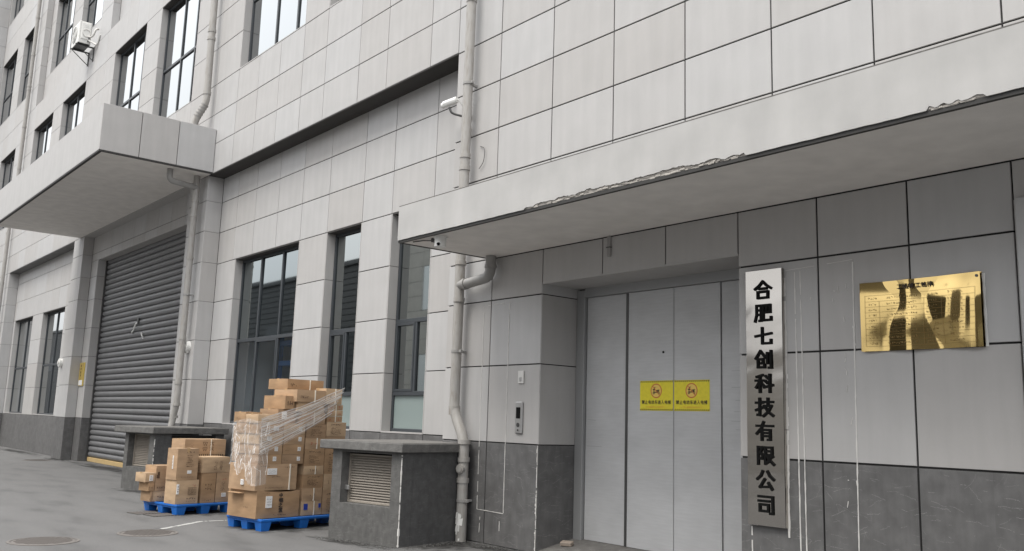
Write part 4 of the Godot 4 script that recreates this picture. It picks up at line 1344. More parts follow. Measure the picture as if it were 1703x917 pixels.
func chips(parent: Node3D, x: float, z: float, count: int, top: float) -> void:
	var st := mb()
	for k in count:
		var y := pow(rng.randf(), 1.3) * top
		var w := rng.randf_range(0.003, 0.011) * (2.2 if rng.randf() < 0.1 else 1.0)
		bx(st, Vector3(x - w, y, z - w), Vector3(x + 0.0012 + 0.0006 * rng.randf(), y + rng.randf_range(0.01, 0.06), z + 0.0012 + 0.0006 * rng.randf()))
	obj("chipped_edge", st, M.caulk, parent)

func make_vents() -> void:
	var turn := deg_to_rad(12)
	var v := thing("vent_box", "grey concrete vent box with one pale louvre and overhanging slab, beside the tall downpipe", "vent", Vector3(-9.6, 0, -6.22), turn)
	var f := mb()
	bx(f, Vector3(-1.18, 0, -0.2), Vector3(-1.0, 1.14, 0))
	bx(f, Vector3(-0.08, 0, -0.2), Vector3(0.098, 1.14, 0))
	bx(f, Vector3(-1.0, 0, -0.2), Vector3(-0.08, 0.46, 0))
	bx(f, Vector3(-1.0, 1.11, -0.2), Vector3(-0.08, 1.14, 0))
	obj("front_wall", f, M.concrete, v)
	var s := mb()
	bx(s, Vector3(-0.1, 0, -1.5), Vector3(0.1, 1.14, -0.202))
	bx(s, Vector3(0.0985, 0, -0.2), Vector3(0.1, 1.14, -0.002))
	bx(s, Vector3(-1.18, 0, -1.5), Vector3(-1.0, 1.14, -0.202))
	obj("side_wall", s, M.ventdark, v)
	var t := mb()
	rbx(t, Vector3(-1.38, 1.141, -1.6), Vector3(0.16, 1.252, 0.07), 0.008)
	obj("slab", t, M.slabedge, v)
	var tt := mb()
	bx(tt, Vector3(-1.37, 1.2535, -1.6), Vector3(0.15, 1.2565, 0.06))
	obj("slab_top", tt, M.slabtop, v)
	louver(v, faced(-0.54, 0.465, -0.14), 0.91, 0.62, M.louver)
	chips(v, 0.1, 0.0, 120, 1.1)
	var h := mb()
	rbx(h, Vector3(-1.01, 0.62, -0.12), Vector3(-0.94, 0.68, -0.08), 0.006)
	obj("latch", h, M.alu, v)
	var v2 := thing("vent_box", "grey concrete vent box with louvres on two sides, before the rolling shutter", "vent", Vector3(-17.6, 0, -6.25), turn)
	var f2 := mb()
	bx(f2, Vector3(-1.65, 0, -0.2), Vector3(-1.52, 1.12, 0))
	bx(f2, Vector3(-0.74, 0, -0.2), Vector3(-0.5512, 1.12, 0))
	bx(f2, Vector3(-1.52, 0, -0.2), Vector3(-0.74, 0.45, 0))
	bx(f2, Vector3(-1.52, 1.10, -0.2), Vector3(-0.74, 1.12, 0))
	obj("front_wall", f2, M.concrete, v2)
	var s2 := mb()
	bx(s2, Vector3(-0.7, 0, -0.36), Vector3(-0.55, 1.12, -0.202))
	bx(s2, Vector3(-0.5511, 0, -0.2), Vector3(-0.55, 1.12, -0.002))
	bx(s2, Vector3(-0.7, 0, -1.36), Vector3(-0.55, 0.45, -0.361))
	bx(s2, Vector3(-0.7, 0, -1.56), Vector3(-0.55, 1.12, -1.361))
	bx(s2, Vector3(-1.65, 0, -1.6), Vector3(-1.52, 1.12, -0.202))
	obj("side_wall", s2, M.ventdark, v2)
	var t2 := mb()
	rbx(t2, Vector3(-1.93, 1.121, -1.62), Vector3(-0.47, 1.245, 0.1), 0.01)
	obj("slab", t2, M.slabedge, v2)
	var tt2 := mb()
	bx(tt2, Vector3(-1.92, 1.2465, -1.62), Vector3(-0.48, 1.2495, 0.09))
	obj("slab_top", tt2, M.slabtop, v2)
	louver(v2, faced(-1.13, 0.46, -0.14), 0.77, 0.63, M.louver)
	louver(v2, faced(-0.66, 0.46, -0.86, PI / 2), 0.99, 0.63, M.metal_dark)
	chips(v2, -0.55, 0.0, 40, 1.0)

func make_pallet(label: String, o: Vector2, turn: float, x0: float, x1: float, z0: float, z1: float) -> void:
	var p := thing("plastic_pallet", label, "pallet", Vector3(o.x, 0, o.y), turn, "blue plastic pallets")
	var d := mb()
	rbx(d, Vector3(x0, 0.118, z0), Vector3(x1, 0.152, z1), 0.006)
	for k in 3:
		var za: float = lerpf(z1 - 0.06, z0 + 0.06, k / 2.0)
		rbx(d, Vector3(x0 + 0.02, 0.10, za - 0.05), Vector3(x1 - 0.02, 0.119, za + 0.05), 0.004)
	obj("deck", d, M.blue, p)
	var lip := mb()
	rbx(lip, Vector3(x0 - 0.004, 0.128, z1 - 0.02), Vector3(x1 + 0.004, 0.16, z1 + 0.006), 0.005)
	rbx(lip, Vector3(x1 - 0.02, 0.128, z0), Vector3(x1 + 0.006, 0.159, z1 - 0.022), 0.005)
	obj("rim", lip, M.blue, p)
	for i in 3:
		for j in 3:
			var c := Vector3(lerpf(x0 + 0.085, x1 - 0.085, i / 2.0), 0, lerpf(z0 + 0.085, z1 - 0.085, j / 2.0))
			var f := mb()
			var a := 0.062
			var b := 0.08
			var lo := [Vector3(-a, 0, a), Vector3(a, 0, a), Vector3(a, 0, -a), Vector3(-a, 0, -a)]
			var hi := [Vector3(-b, 0.117, b), Vector3(b, 0.117, b), Vector3(b, 0.117, -b), Vector3(-b, 0.117, -b)]
			for k in 4:
				oface(f, [c + lo[k], c + lo[(k + 1) % 4], c + hi[(k + 1) % 4], c + hi[k]], c + Vector3(0, 0.06, 0))
			oface(f, [c + lo[0], c + lo[1], c + lo[2], c + lo[3]], c + Vector3(0, 0.06, 0))
			obj("leg", f, M.blue, p)

# one carton, standing on a pallet whose corner is o and which is turned; the extents are in the pallet's own axes
func carton(o: Vector2, turn: float, label: String, e: Array, prints := [], opts := {}) -> void:
	var x0: float = e[0]
	var x1: float = e[1]
	var y0: float = e[2]
	var y1: float = e[3]
	var z0: float = e[4]
	var z1: float = e[5]
	var c := Vector3((x0 + x1) / 2, 0, (z0 + z1) / 2).rotated(Vector3.UP, turn)
	var t := thing("cardboard_carton", label, "carton", Vector3(o.x + c.x, y0, o.y + c.z), turn + deg_to_rad(rng.randf_range(-0.7, 0.7) + opts.get("twist", 0.0)), "brown cartons on the blue pallets")
	var hx := (x1 - x0) / 2 - rng.randf_range(0.003, 0.010)
	var hz := (z1 - z0) / 2 - rng.randf_range(0.003, 0.007)
	var h := y1 - y0 - 0.0015
	var n := FastNoiseLite.new()
	n.seed = rng.randi() % 10000
	n.frequency = 2.2
	var bulge: float = opts.get("bulge", 0.006)
	var sag: float = opts.get("sag", 0.0)
	var half := Vector3(hx, h / 2, hz)
	var warp := func(p: Vector3) -> Vector3:
		var q := p
		var k := Vector3(absf(p.x / hx), absf((p.y - h / 2) / (h / 2)), absf(p.z / hz))
		for a in 3:
			if k[a] > 0.999:
				var b := (a + 1) % 3
				var d := (a + 2) % 3
				var f := (1.0 - k[b] * k[b]) * (1.0 - k[d] * k[d])
				q[a] += signf(p[a] if a != 1 else p.y - h / 2) * f * bulge * (1.0 if a != 1 else 0.5) * (1.0 + 1.2 * n.get_noise_3dv(p * 3.0)) * (0.0 if a == 1 and p.y < 0.01 else 1.0)
		if sag > 0:
			q.y -= sag * (p.y / h) * (1.0 - pow(absf(p.z / hz + 0.25), 2.0)) * clampf(0.5 + p.x / hx * 0.5, 0, 1)
		return q
	var st := mb()
	var g := 8
	for a in 3:
		for s in [-1, 1]:
			st.set_smooth_group(a * 2 + (1 if s > 0 else 0) + 1)
			var b := (a + 1) % 3
			var d := (a + 2) % 3
			for i in g:
				for j in g:
					var q := []
					for k in [[0, 0], [1, 0], [1, 1], [0, 1]]:
						var p := Vector3.ZERO
						p[a] = s * half[a]
						p[b] = lerpf(-half[b], half[b], float(i + k[0]) / g)
						p[d] = lerpf(-half[d], half[d], float(j + k[1]) / g)
						q.append(warp.call(p + Vector3(0, h / 2, 0)))
					oface(st, q, Vector3(0, h / 2, 0) if true else Vector3.ZERO)
	var tone: int = opts.get("tone", rng.randi() % 4)
	obj("body", st, M["card%d" % tone], t)
	if opts.get("tape", true):
		var tp := mb()
		var along_x: bool = opts.get("tape_x", false)
		var yt: float = h + bulge * 0.9 + 0.002 - sag * 0.9
		var dn := minf(0.08, h * 0.35)
		if along_x:
			quad(tp, Vector3(-hx, yt, 0.025), Vector3(hx, yt, 0.025), Vector3(hx, yt, -0.025), Vector3(-hx, yt, -0.025))
			quad(tp, Vector3(hx + 0.002, yt - dn, 0.025), Vector3(hx + 0.002, yt - dn, -0.025), Vector3(hx + 0.002, yt, -0.025), Vector3(hx + 0.002, yt, 0.025))
		else:
			quad(tp, Vector3(-0.025, yt, hz), Vector3(0.025, yt, hz), Vector3(0.025, yt, -hz), Vector3(-0.025, yt, -hz))
			quad(tp, Vector3(-0.025, yt - dn, hz + 0.002), Vector3(0.025, yt - dn, hz + 0.002), Vector3(0.025, yt, hz + 0.002), Vector3(-0.025, yt, hz + 0.002))
		obj("tape", tp, M.tape, t)
	# print on the side that faces along the yard ("s") or on the front ("f"): [face, kind, u, v, w, h] as shares of the face
	var by := {}
	for p in prints:
		var on_side: bool = p[0] == "s"
		var fw := (hz if on_side else hx) * 2
		var r := Rect2(-fw / 2 + p[2] * fw, p[3] * h, p[4] * fw, p[5] * h)
		var z := bulge * 2.0 + 0.0008
		var pst := mb()
		var ink: Material = M.ink
		var called := "print"
		match p[1]:
			"text":
				scribble(pst, r.position, r.size, maxi(3, int(r.size.x / maxf(r.size.y, 0.01) * 0.9)), r.size.y * 0.20, z)
			"soft":
				scribble(pst, r.position, r.size, maxi(3, int(r.size.x / maxf(r.size.y, 0.01) * 0.9)), r.size.y * 0.18, z)
				ink = M.ink_soft
			"red":
				scribble(pst, r.position, r.size, 2, r.size.y * 0.14, z)
				ink = M.ink_red
			"table":
				for k in 5:
					ribbon(pst, Vector2(r.position.x, r.position.y + r.size.y * k / 4), Vector2(r.end.x, r.position.y + r.size.y * k / 4), 0.005, z + k * 0.00005)
				for k in 3:
					ribbon(pst, Vector2(r.position.x + r.size.x * k / 2, r.position.y), Vector2(r.position.x + r.size.x * k / 2, r.end.y), 0.003, z + 0.0004 + k * 0.00005)
				for k in 4:
					scribble(pst, Vector2(r.position.x + r.size.x * 0.05, r.position.y + r.size.y * (k + 0.25) / 4), Vector2(r.size.x * 0.85, r.size.y * 0.1), 7, 0.003, z + 0.0006)
				ink = M.ink_soft
			"lines":
				for k in 7:
					scribble(pst, Vector2(r.position.x, r.position.y + r.size.y * k / 7), Vector2(r.size.x * rng.randf_range(0.6, 1.0), r.size.y * 0.07), 9, 0.005, z)
				ink = M.ink_soft
			"marks":
				for k in 4:
					var mx := r.position.x + (r.size.x * 0.55 if k % 2 else 0.0)
					var my := r.position.y + (r.size.y * 0.55 if k > 1 else 0.0)
					glyph(pst, "5,5 28,95 50,30 72,95 95,5|5,5 95,5" if k % 2 == 0 else "10,90 50,10 90,90|30,55 70,55|10,10 90,10", Vector2(mx, my), Vector2(r.size.x * 0.4, r.size.y * 0.38), 0.006, z)
				ink = M.ink_soft
			"brush":
				var bn := ["zhong", "ming", "zhih", "ai"]
				for k in 4:
					var gs: String = GLYPH.get(bn[k], "20,8 36,20|50,4 52,18|80,6 68,20|14,30 86,26|30,44 70,42|40,44 18,92|44,60 78,58 40,96|46,66 88,94")
					glyph(pst, gs, Vector2(r.position.x + 0.006 * (k % 2), r.position.y + r.size.y * (3 - k) / 4.0), Vector2(r.size.x, r.size.y / 4.4), 0.0105 + 0.003 * (k % 2), z)
			"paper":
				bx(pst, Vector3(r.position.x, r.position.y, 0.0), Vector3(r.end.x, r.end.y, z))
				ink = M.paper
				called = "shipping_label"
			"blue":
				bx(pst, Vector3(r.position.x, r.position.y, 0.0), Vector3(r.end.x, r.end.y, z))
				ink = M.ink_blue
				called = "blue_mark"
			"strap":
				bx(pst, Vector3(r.position.x, 0.001, 0.0), Vector3(r.position.x + 0.012, h, z + 0.001))
				ink = M.strap
				called = "strap"
			"dashes":
				for k in 14:
					var xa := r.position.x + r.size.x * k / 14.0
					quad(pst, Vector3(xa, r.position.y, z), Vector3(xa + r.size.x * 0.045, r.position.y, z), Vector3(xa + r.size.x * 0.035, r.end.y, z), Vector3(xa + r.size.x * 0.01, r.end.y, z))
		var xf := faced(hx, 0, 0, PI / 2) if on_side else faced(0, 0, hz)
		var m := obj(called, pst, ink, t)
		m.transform = xf
		if called == "shipping_label" and r.size.y > 0.05:
			var ps := mb()
			for k in 3:
				scribble(ps, Vector2(r.position.x + 0.008, r.position.y + r.size.y * (0.2 + 0.24 * k)), Vector2(r.size.x - 0.016, r.size.y * 0.12), 8, 0.0025, z + 0.0008)
			obj("label_print", ps, M.ink_soft, m)
	if opts.get("flap", false):
		var fl := mb()
		rbx(fl, Vector3(-hx * 0.7, h - 0.02, hz + 0.0), Vector3(hx * 0.15, h - 0.014, hz + 0.07), 0.001)
		obj("open_flap", fl, M["card%d" % tone], t).rotation.x = 0.06

func make_loads() -> void:
	var turn := deg_to_rad(10)
	var a := Vector2(-11.66, -5.46)
	make_pallet("blue plastic pallet under the tall wrapped stack of cartons", a, turn, -0.80, 0.02, -1.42, 0.02)
	var q := -0.06
	carton(a, turn, "largest carton with black brush lettering, bottom of the wrapped stack", [-0.74, q, 0.161, 0.53, -0.65, 0.07], [["s", "brush", 0.48, 0.2, 0.1, 0.72], ["s", "paper", 0.2, 0.38, 0.13, 0.42], ["s", "text", 0.38, 0.08, 0.3, 0.05], ["s", "soft", 0.1, 0.9, 0.18, 0.05], ["f", "soft", 0.6, 0.35, 0.2, 0.06]], {"sag": 0.025, "bulge": 0.012, "flap": true, "tone": 1})
	carton(a, turn, "second carton up in the wrapped stack, long, with a white label near its top", [-0.70, q, 0.53, 0.885, -0.58, 0.11], [["s", "paper", 0.26, 0.6, 0.22, 0.24], ["s", "text", 0.06, 0.9, 0.24, 0.05], ["s", "text", 0.36, 0.5, 0.22, 0.05], ["s", "soft", 0.22, 0.08, 0.46, 0.05], ["s", "strap", 0.8, 0, 0, 0], ["s", "soft", 0.68, 0.85, 0.24, 0.06], ["f", "paper", 0.5, 0.2, 0.1, 0.2]], {"bulge": 0.01, "tone": 0})
	var rows := [0.885, 1.02, 1.155, 1.295, 1.44]
	var tier := ["lowest", "second", "third", "top"]
	for k in 4:
		carton(a, turn, "flat carton with white label, %s of four at the wrapped stack's near corner" % tier[k], [-0.60, q, rows[k], rows[k + 1], -0.30, 0.085 + 0.012 * k], [["s", "paper", [0.62, 0.66, 0.32, 0.6][k], 0.3, 0.14 if k < 2 else 0.2, 0.45], ["s", "soft", 0.1, 0.2, 0.2, 0.1]], {"bulge": 0.004, "tone": [1, 0, 2, 1][k]})
		carton(a, turn, "flat carton with white label, %s of four in the wrapped stack's middle column" % tier[k], [-0.60, q - 0.004, rows[k], rows[k + 1], -0.67, -0.302], [["s", "paper", 0.7, 0.3, 0.14, 0.42], ["s", "soft", 0.1, 0.3, 0.2, 0.1]], {"bulge": 0.004, "tone": [3, 1, 0, 2][k]})
	carton(a, turn, "small carton on top of the wrapped stack's near end, closest to the corner", [-0.36, q, 1.44, 1.56, -0.2, 0.14], [["s", "soft", 0.2, 0.3, 0.5, 0.15]], {"tone": 2})
	carton(a, turn, "small carton on top of the wrapped stack's near end, behind another small carton", [-0.66, -0.37, 1.44, 1.585, -0.14, 0.13], [["f", "soft", 0.2, 0.3, 0.5, 0.15]], {"tone": 1})
	var col := [0.161, 0.36, 0.54, 0.73, 0.85, 1.09, 1.245, 1.44]
	var lab := ["carton with blue square, foot of the column next to the vent box", "plain carton second from the foot of the column next to the vent box", "carton with dark lettering, third up in the column next to the vent box", "thin carton fourth up in the column next to the vent box", "carton with a bold dark title, fifth up, level with the vent slab", "carton sixth up in the column next to the vent box, above its slab", "carton with bold dark title, top of the column next to the vent box"]
	for k in 7:
		var pr := []
		if k == 0:
			pr = [["s", "blue", 0.12, 0.4, 0.18, 0.42], ["s", "blue", 0.85, 0.5, 0.1, 0.3], ["s", "strap", 0.6, 0, 0, 0]]
		elif k in [2, 4, 6]:
			pr = [["s", "text", 0.2, 0.78, 0.6, 0.1], ["s", "lines", 0.2, 0.15, 0.6, 0.5]]
		else:
			pr = [["s", "red" if k == 5 else "soft", 0.25, 0.35, 0.4, 0.25], ["s", "strap", 0.55, 0, 0, 0]]
		carton(a, turn, lab[k], [-0.50, q - 0.006, col[k], col[k + 1], -1.05, -0.69], pr, {"tone": [2, 0, 1, 2, 1, 0, 3][k], "bulge": 0.005})
	var ec := [0.161, 0.5, 0.73, 1.09, 1.27, 1.475]
	var elab := ["carton at the foot of the far column, half hidden by the vent box", "carton second up in the far column, half hidden by the vent box", "carton third up in the far column, half hidden by the vent box", "carton fourth up in the far column, just behind the vent slab", "carton with bold dark title and fine lines, far end above the vent slab"]
	for k in 5:
		carton(a, turn, elab[k], [-0.46, q - 0.01, ec[k], ec[k + 1], -1.42, -1.056], [["s", "text", 0.2, 0.78, 0.55, 0.1], ["s", "lines", 0.2, 0.1, 0.55, 0.6]] if k % 2 == 0 else [["s", "soft", 0.2, 0.4, 0.5, 0.2]], {"tone": [0, 2, 1, 3, 2][k], "bulge": 0.004})
	# the upper heap
	carton(a, turn, "carton of the upper heap under the stretch film, directly on the middle column", [-0.55, q - 0.01, 1.442, 1.61, -1.02, -0.6], [["s", "red", 0.3, 0.3, 0.2, 0.35], ["s", "strap", 0.5, 0, 0, 0]], {"tone": 0})
	carton(a, turn, "carton in the upper heap crossed by the middle of the stretch film", [-0.55, q - 0.02, 1.612, 1.75, -1.0, -0.52], [["s", "soft", 0.15, 0.3, 0.6, 0.2]], {"tone": 2})
	carton(a, turn, "short carton at the left edge of the upper heap, facing the shutter", [-0.62, -0.16, 1.442, 1.64, -0.57, -0.26], [["s", "paper", 0.2, 0.3, 0.25, 0.5]], {"tone": 3})
	carton(a, turn, "narrow carton standing at the left end of the upper heap", [-0.64, -0.12, 1.642, 1.83, -0.50, -0.33], [["s", "soft", 0.2, 0.3, 0.6, 0.3]], {"tone": 1})
	carton(a, turn, "wide carton near the top of the heap with a white strap round it", [-0.58, -0.05, 1.752, 1.925, -0.99, -0.455], [["s", "strap", 0.6, 0, 0, 0], ["s", "soft", 0.1, 0.3, 0.3, 0.2]], {"tone": 0, "twist": 2.0, "bulge": 0.008})
	carton(a, turn, "topmost carton of the wrapped stack, long and flat with a white strap", [-0.80, -0.32, 1.93, 2.08, -1.15, -0.5], [["s", "strap", 0.6, 0, 0, 0], ["s", "soft", 0.08, 0.3, 0.2, 0.3]], {"tone": 1})
	for k in 3:
		carton(a, turn, "small strapped carton, %s of three above the far column of the wrapped stack" % ["lowest", "middle", "highest"][k], [-0.44, -0.075, [1.477, 1.562, 1.652][k], [1.56, 1.65, 1.73][k], -1.345, -1.065], [["s", "red", 0.12, 0.25, 0.16, 0.5], ["s", "strap", 0.5, 0, 0, 0], ["s", "red", 0.72, 0.25, 0.16, 0.5]], {"tone": [1, 2, 0][k], "bulge": 0.003})
	carton(a, turn, "strapped carton at the far top of the heap where the film is anchored", [-0.46, -0.065, 1.732, 1.965, -1.31, -1.0], [["s", "strap", 0.55, 0, 0, 0], ["s", "soft", 0.1, 0.4, 0.3, 0.15]], {"tone": 2})
	carton(a, turn, "plain carton inside the wrapped stack, filling its back", [-1.0, -0.61, 0.888, 1.40, -0.6, -0.1], [], {"tone": 3})
	# stretch film
	var f := thing("stretch_film", "clear stretch film pulled in bright creases across the wrapped cartons", "plastic film", Vector3(a.x, 0, a.y), turn)
	var n := FastNoiseLite.new()
	n.frequency = 1.6
	n.seed = 8
	var band := func(s: float, t: float) -> Vector3:     # s along the pull, t from its upper to its lower edge
		var p := Vector3(-0.02, lerpf(1.50, 1.0, t), 0.12)
		var e := Vector3(-0.03, lerpf(1.985, 1.55, t), lerpf(-1.30, -1.05, t))
		var v := p.lerp(e, s)
		v.y -= 0.03 * sin(s * PI) + 0.015 * n.get_noise_2d(s * 2.0, t * 3.0)
		v.x += 0.012 + 0.018 * n.get_noise_2d(s * 1.5 + 5.0, t * 14.0)
		return v
	var sh := mb()
	sh.set_smooth_group(1)
	for i in 26:
		for j in 26:
			var c := [band.call(i / 26.0, j / 26.0), band.call(i / 26.0, (j + 1) / 26.0), band.call((i + 1) / 26.0, (j + 1) / 26.0), band.call((i + 1) / 26.0, j / 26.0)]
			quad(sh, c[0], c[1], c[2], c[3])
	obj("film_sheet", sh, M.film, f)
	var sd := mb()
	for k in 30:
		var t := clampf(k / 30.0 + rng.randf_range(-0.02, 0.02), 0, 1)
		var t2 := clampf(t * 0.85 + rng.randf_range(-0.06, 0.14), 0, 1)
		var w := rng.randf_range(0.003, 0.011) * (2.0 if k % 6 == 0 else 1.0)
		var s_end := 1.0 if rng.randf() < 0.6 else rng.randf_range(0.5, 0.9)
		var lift := rng.randf_range(0.004, 0.03)
		for i in 14:
			var s0 := i / 14.0 * s_end
			var s1 := (i + 1) / 14.0 * s_end
			var p0: Vector3 = band.call(s0, lerpf(t, t2, s0)) + Vector3(lift, 0, 0)
			var p1: Vector3 = band.call(s1, lerpf(t, t2, s1)) + Vector3(lift, 0, 0)
			var up := Vector3(0.3, 1.0, 0.35).normalized() * w / 2 * (1.0 + 0.5 * sin(s0 * 9.0 + k))
			quad(sd, p0 - up, p1 - up, p1 + up, p0 + up)
	obj("crease", sd, M.strand, f).set_meta("kind", "stuff")
	# crumpled film round the near end
	var cr := mb()
	cr.set_smooth_group(2)
	var wrap := func(u: float, v: float) -> Vector3:
		var lowest := lerpf(0.86, 0.70, clampf(u * 1.5, 0, 1)) - 0.16 * exp(-pow((u - 0.83) / 0.12, 2.0)) + 0.06 * sin(u * 17.0)
		var y := lerpf(lowest, 1.50 - 0.1 * absf(u - 0.5), v)
		var p := Vector3(lerpf(-0.62, -0.02, u / 0.85), y, 0.135) if u < 0.85 else Vector3(-0.015, y, lerpf(0.135, -0.02, (u - 0.85) / 0.15))
		var d := n.get_noise_3d(p.x * 5.0, p.y * 4.0, 1.0) * 0.022 + n.get_noise_3d(p.x * 14.0 + 4.0, p.y * 9.0, 3.0) * 0.014
		return p + (Vector3(0, 0, 1) * (d + 0.02) if u < 0.85 else Vector3(1, 0, 0) * (d * 0.6 + 0.02))
	for i in 48:
		for j in 36:
			quad(cr, wrap.call(i / 48.0, j / 36.0), wrap.call((i + 1) / 48.0, j / 36.0), wrap.call((i + 1) / 48.0, (j + 1) / 36.0), wrap.call(i / 48.0, (j + 1) / 36.0))
	obj("crumpled_wrap", cr, M.film, f)
	var cs := mb()
	for k in 56:
		var u := rng.randf()
		var v := rng.randf() * 0.8
		var du := rng.randf_range(-0.05, 0.12)
		var dv := rng.randf_range(-0.45, 0.45)
		var w := rng.randf_range(0.002, 0.008)
		for i in 6:
			var p0: Vector3 = wrap.call(clampf(u + du * i / 6.0, 0, 1), clampf(v + dv * i / 6.0, 0, 1))
			var p1: Vector3 = wrap.call(clampf(u + du * (i + 1) / 6.0, 0, 1), clampf(v + dv * (i + 1) / 6.0, 0, 1))
			if p0.distance_to(p1) < 0.003:
				continue
			var sdv := (p1 - p0).cross(Vector3(0.6, 0, 0.8)).normalized() * w / 2
			var off := Vector3(0.004, 0, 0.008)
			quad(cs, p0 - sdv + off, p1 - sdv + off, p1 + sdv + off, p0 + sdv + off)
	obj("wrap_crease", cs, M.strand, f).set_meta("kind", "stuff")
	# the second, lower load
	var b := Vector2(-13.99, -5.16)
	make_pallet("blue plastic pallet under the lower load of loose cartons", b, turn, -0.98, 0.02, -0.98, 0.02)
	carton(b, turn, "squarish carton with red mark and bold base line, front corner of the lower load", [-0.36, -0.03, 0.161, 0.52, -0.36, 0.03], [["s", "table", 0.52, 0.38, 0.36, 0.3], ["s", "red", 0.72, 0.72, 0.12, 0.1], ["s", "text", 0.48, 0.18, 0.42, 0.08], ["s", "soft", 0.48, 0.07, 0.42, 0.06], ["s", "paper", 0.02, 0.42, 0.09, 0.42], ["f", "lines", 0.5, 0.05, 0.3, 0.1]], {"tone": 2})
	carton(b, turn, "upright carton with white label and rows of print, front of the lower load", [-0.34, -0.035, 0.522, 1.0, -0.32, 0.045], [["s", "text", 0.42, 0.86, 0.36, 0.05], ["s", "lines", 0.42, 0.42, 0.38, 0.4], ["s", "paper", 0.5, 0.2, 0.19, 0.1], ["s", "soft", 0.2, 0.08, 0.6, 0.03], ["f", "paper", 0.60, 0.35, 0.07, 0.42]], {"tone": 0, "tape_x": true})
	carton(b, turn, "tall carton with two blurred lines of marks, front of the lower load", [-0.40, -0.04, 0.161, 0.62, -0.66, -0.405], [["s", "soft", 0.25, 0.55, 0.5, 0.09], ["s", "soft", 0.25, 0.43, 0.55, 0.09], ["s", "soft", 0.15, 0.06, 0.6, 0.05]], {"tone": 1})
	carton(b, turn, "tall carton with small white label low down, far end of the lower load", [-0.40, -0.04, 0.161, 0.62, -0.925, -0.664], [["s", "paper", 0.42, 0.18, 0.3, 0.13], ["s", "red", 0.4, 0.75, 0.3, 0.08], ["s", "lines", 0.3, 0.4, 0.4, 0.3]], {"tone": 0})
	carton(b, turn, "wide carton lying across the two tall cartons of the lower load", [-0.50, -0.04, 0.622, 0.865, -0.89, -0.385], [["s", "lines", 0.40, 0.2, 0.14, 0.6], ["s", "lines", 0.6, 0.2, 0.14, 0.6], ["f", "lines", 0.75, 0.1, 0.2, 0.8]], {"tone": 2, "twist": 1.2, "bulge": 0.01})
	carton(b, turn, "filler carton under the long back carton of the lower load", [-0.92, -0.55, 0.161, 0.86, -0.94, -0.30], [], {"tone": 1})
	carton(b, turn, "long carton with four dark marks and dashed edge, back of the lower load", [-0.86, -0.45, 0.862, 1.13, -1.05, -0.30], [["s", "marks", 0.42, 0.28, 0.30, 0.6], ["s", "strap", 0.62, 0, 0, 0], ["s", "dashes", 0.3, 0.02, 0.66, 0.09], ["s", "lines", 0.14, 0.3, 0.08, 0.4]], {"tone": 0})
	carton(b, turn, "upright carton with a blue square, at the left side of the lower load", [-0.97, -0.62, 0.32, 0.71, -0.27, 0.05], [["s", "blue", 0.66, 0.72, 0.3, 0.2], ["s", "soft", 0.08, 0.1, 0.5, 0.07], ["s", "soft", 0.05, 0.45, 0.15, 0.3]], {"tone": 0})
	carton(b, turn, "low carton beneath the blue marked carton at the left of the lower load", [-0.97, -0.62, 0.161, 0.318, -0.27, 0.06], [["s", "soft", 0.2, 0.3, 0.5, 0.2]], {"tone": 2, "twist": -2.0})
	carton(b, turn, "small yellowish carton with white label, topmost of the leftmost pile of the lower load", [-0.94, -0.615, 0.46, 0.60, 0.052, 0.22], [["s", "paper", 0.4, 0.15, 0.35, 0.6]], {"tone": 2})
	carton(b, turn, "small carton in the middle of the leftmost pile of the lower load", [-0.92, -0.615, 0.32, 0.458, 0.054, 0.16], [["s", "soft", 0.1, 0.3, 0.6, 0.2]], {"tone": 1})
	carton(b, turn, "squashed small carton at the foot of the leftmost pile of the lower load", [-0.92, -0.615, 0.161, 0.318, 0.062, 0.12], [], {"tone": 3})

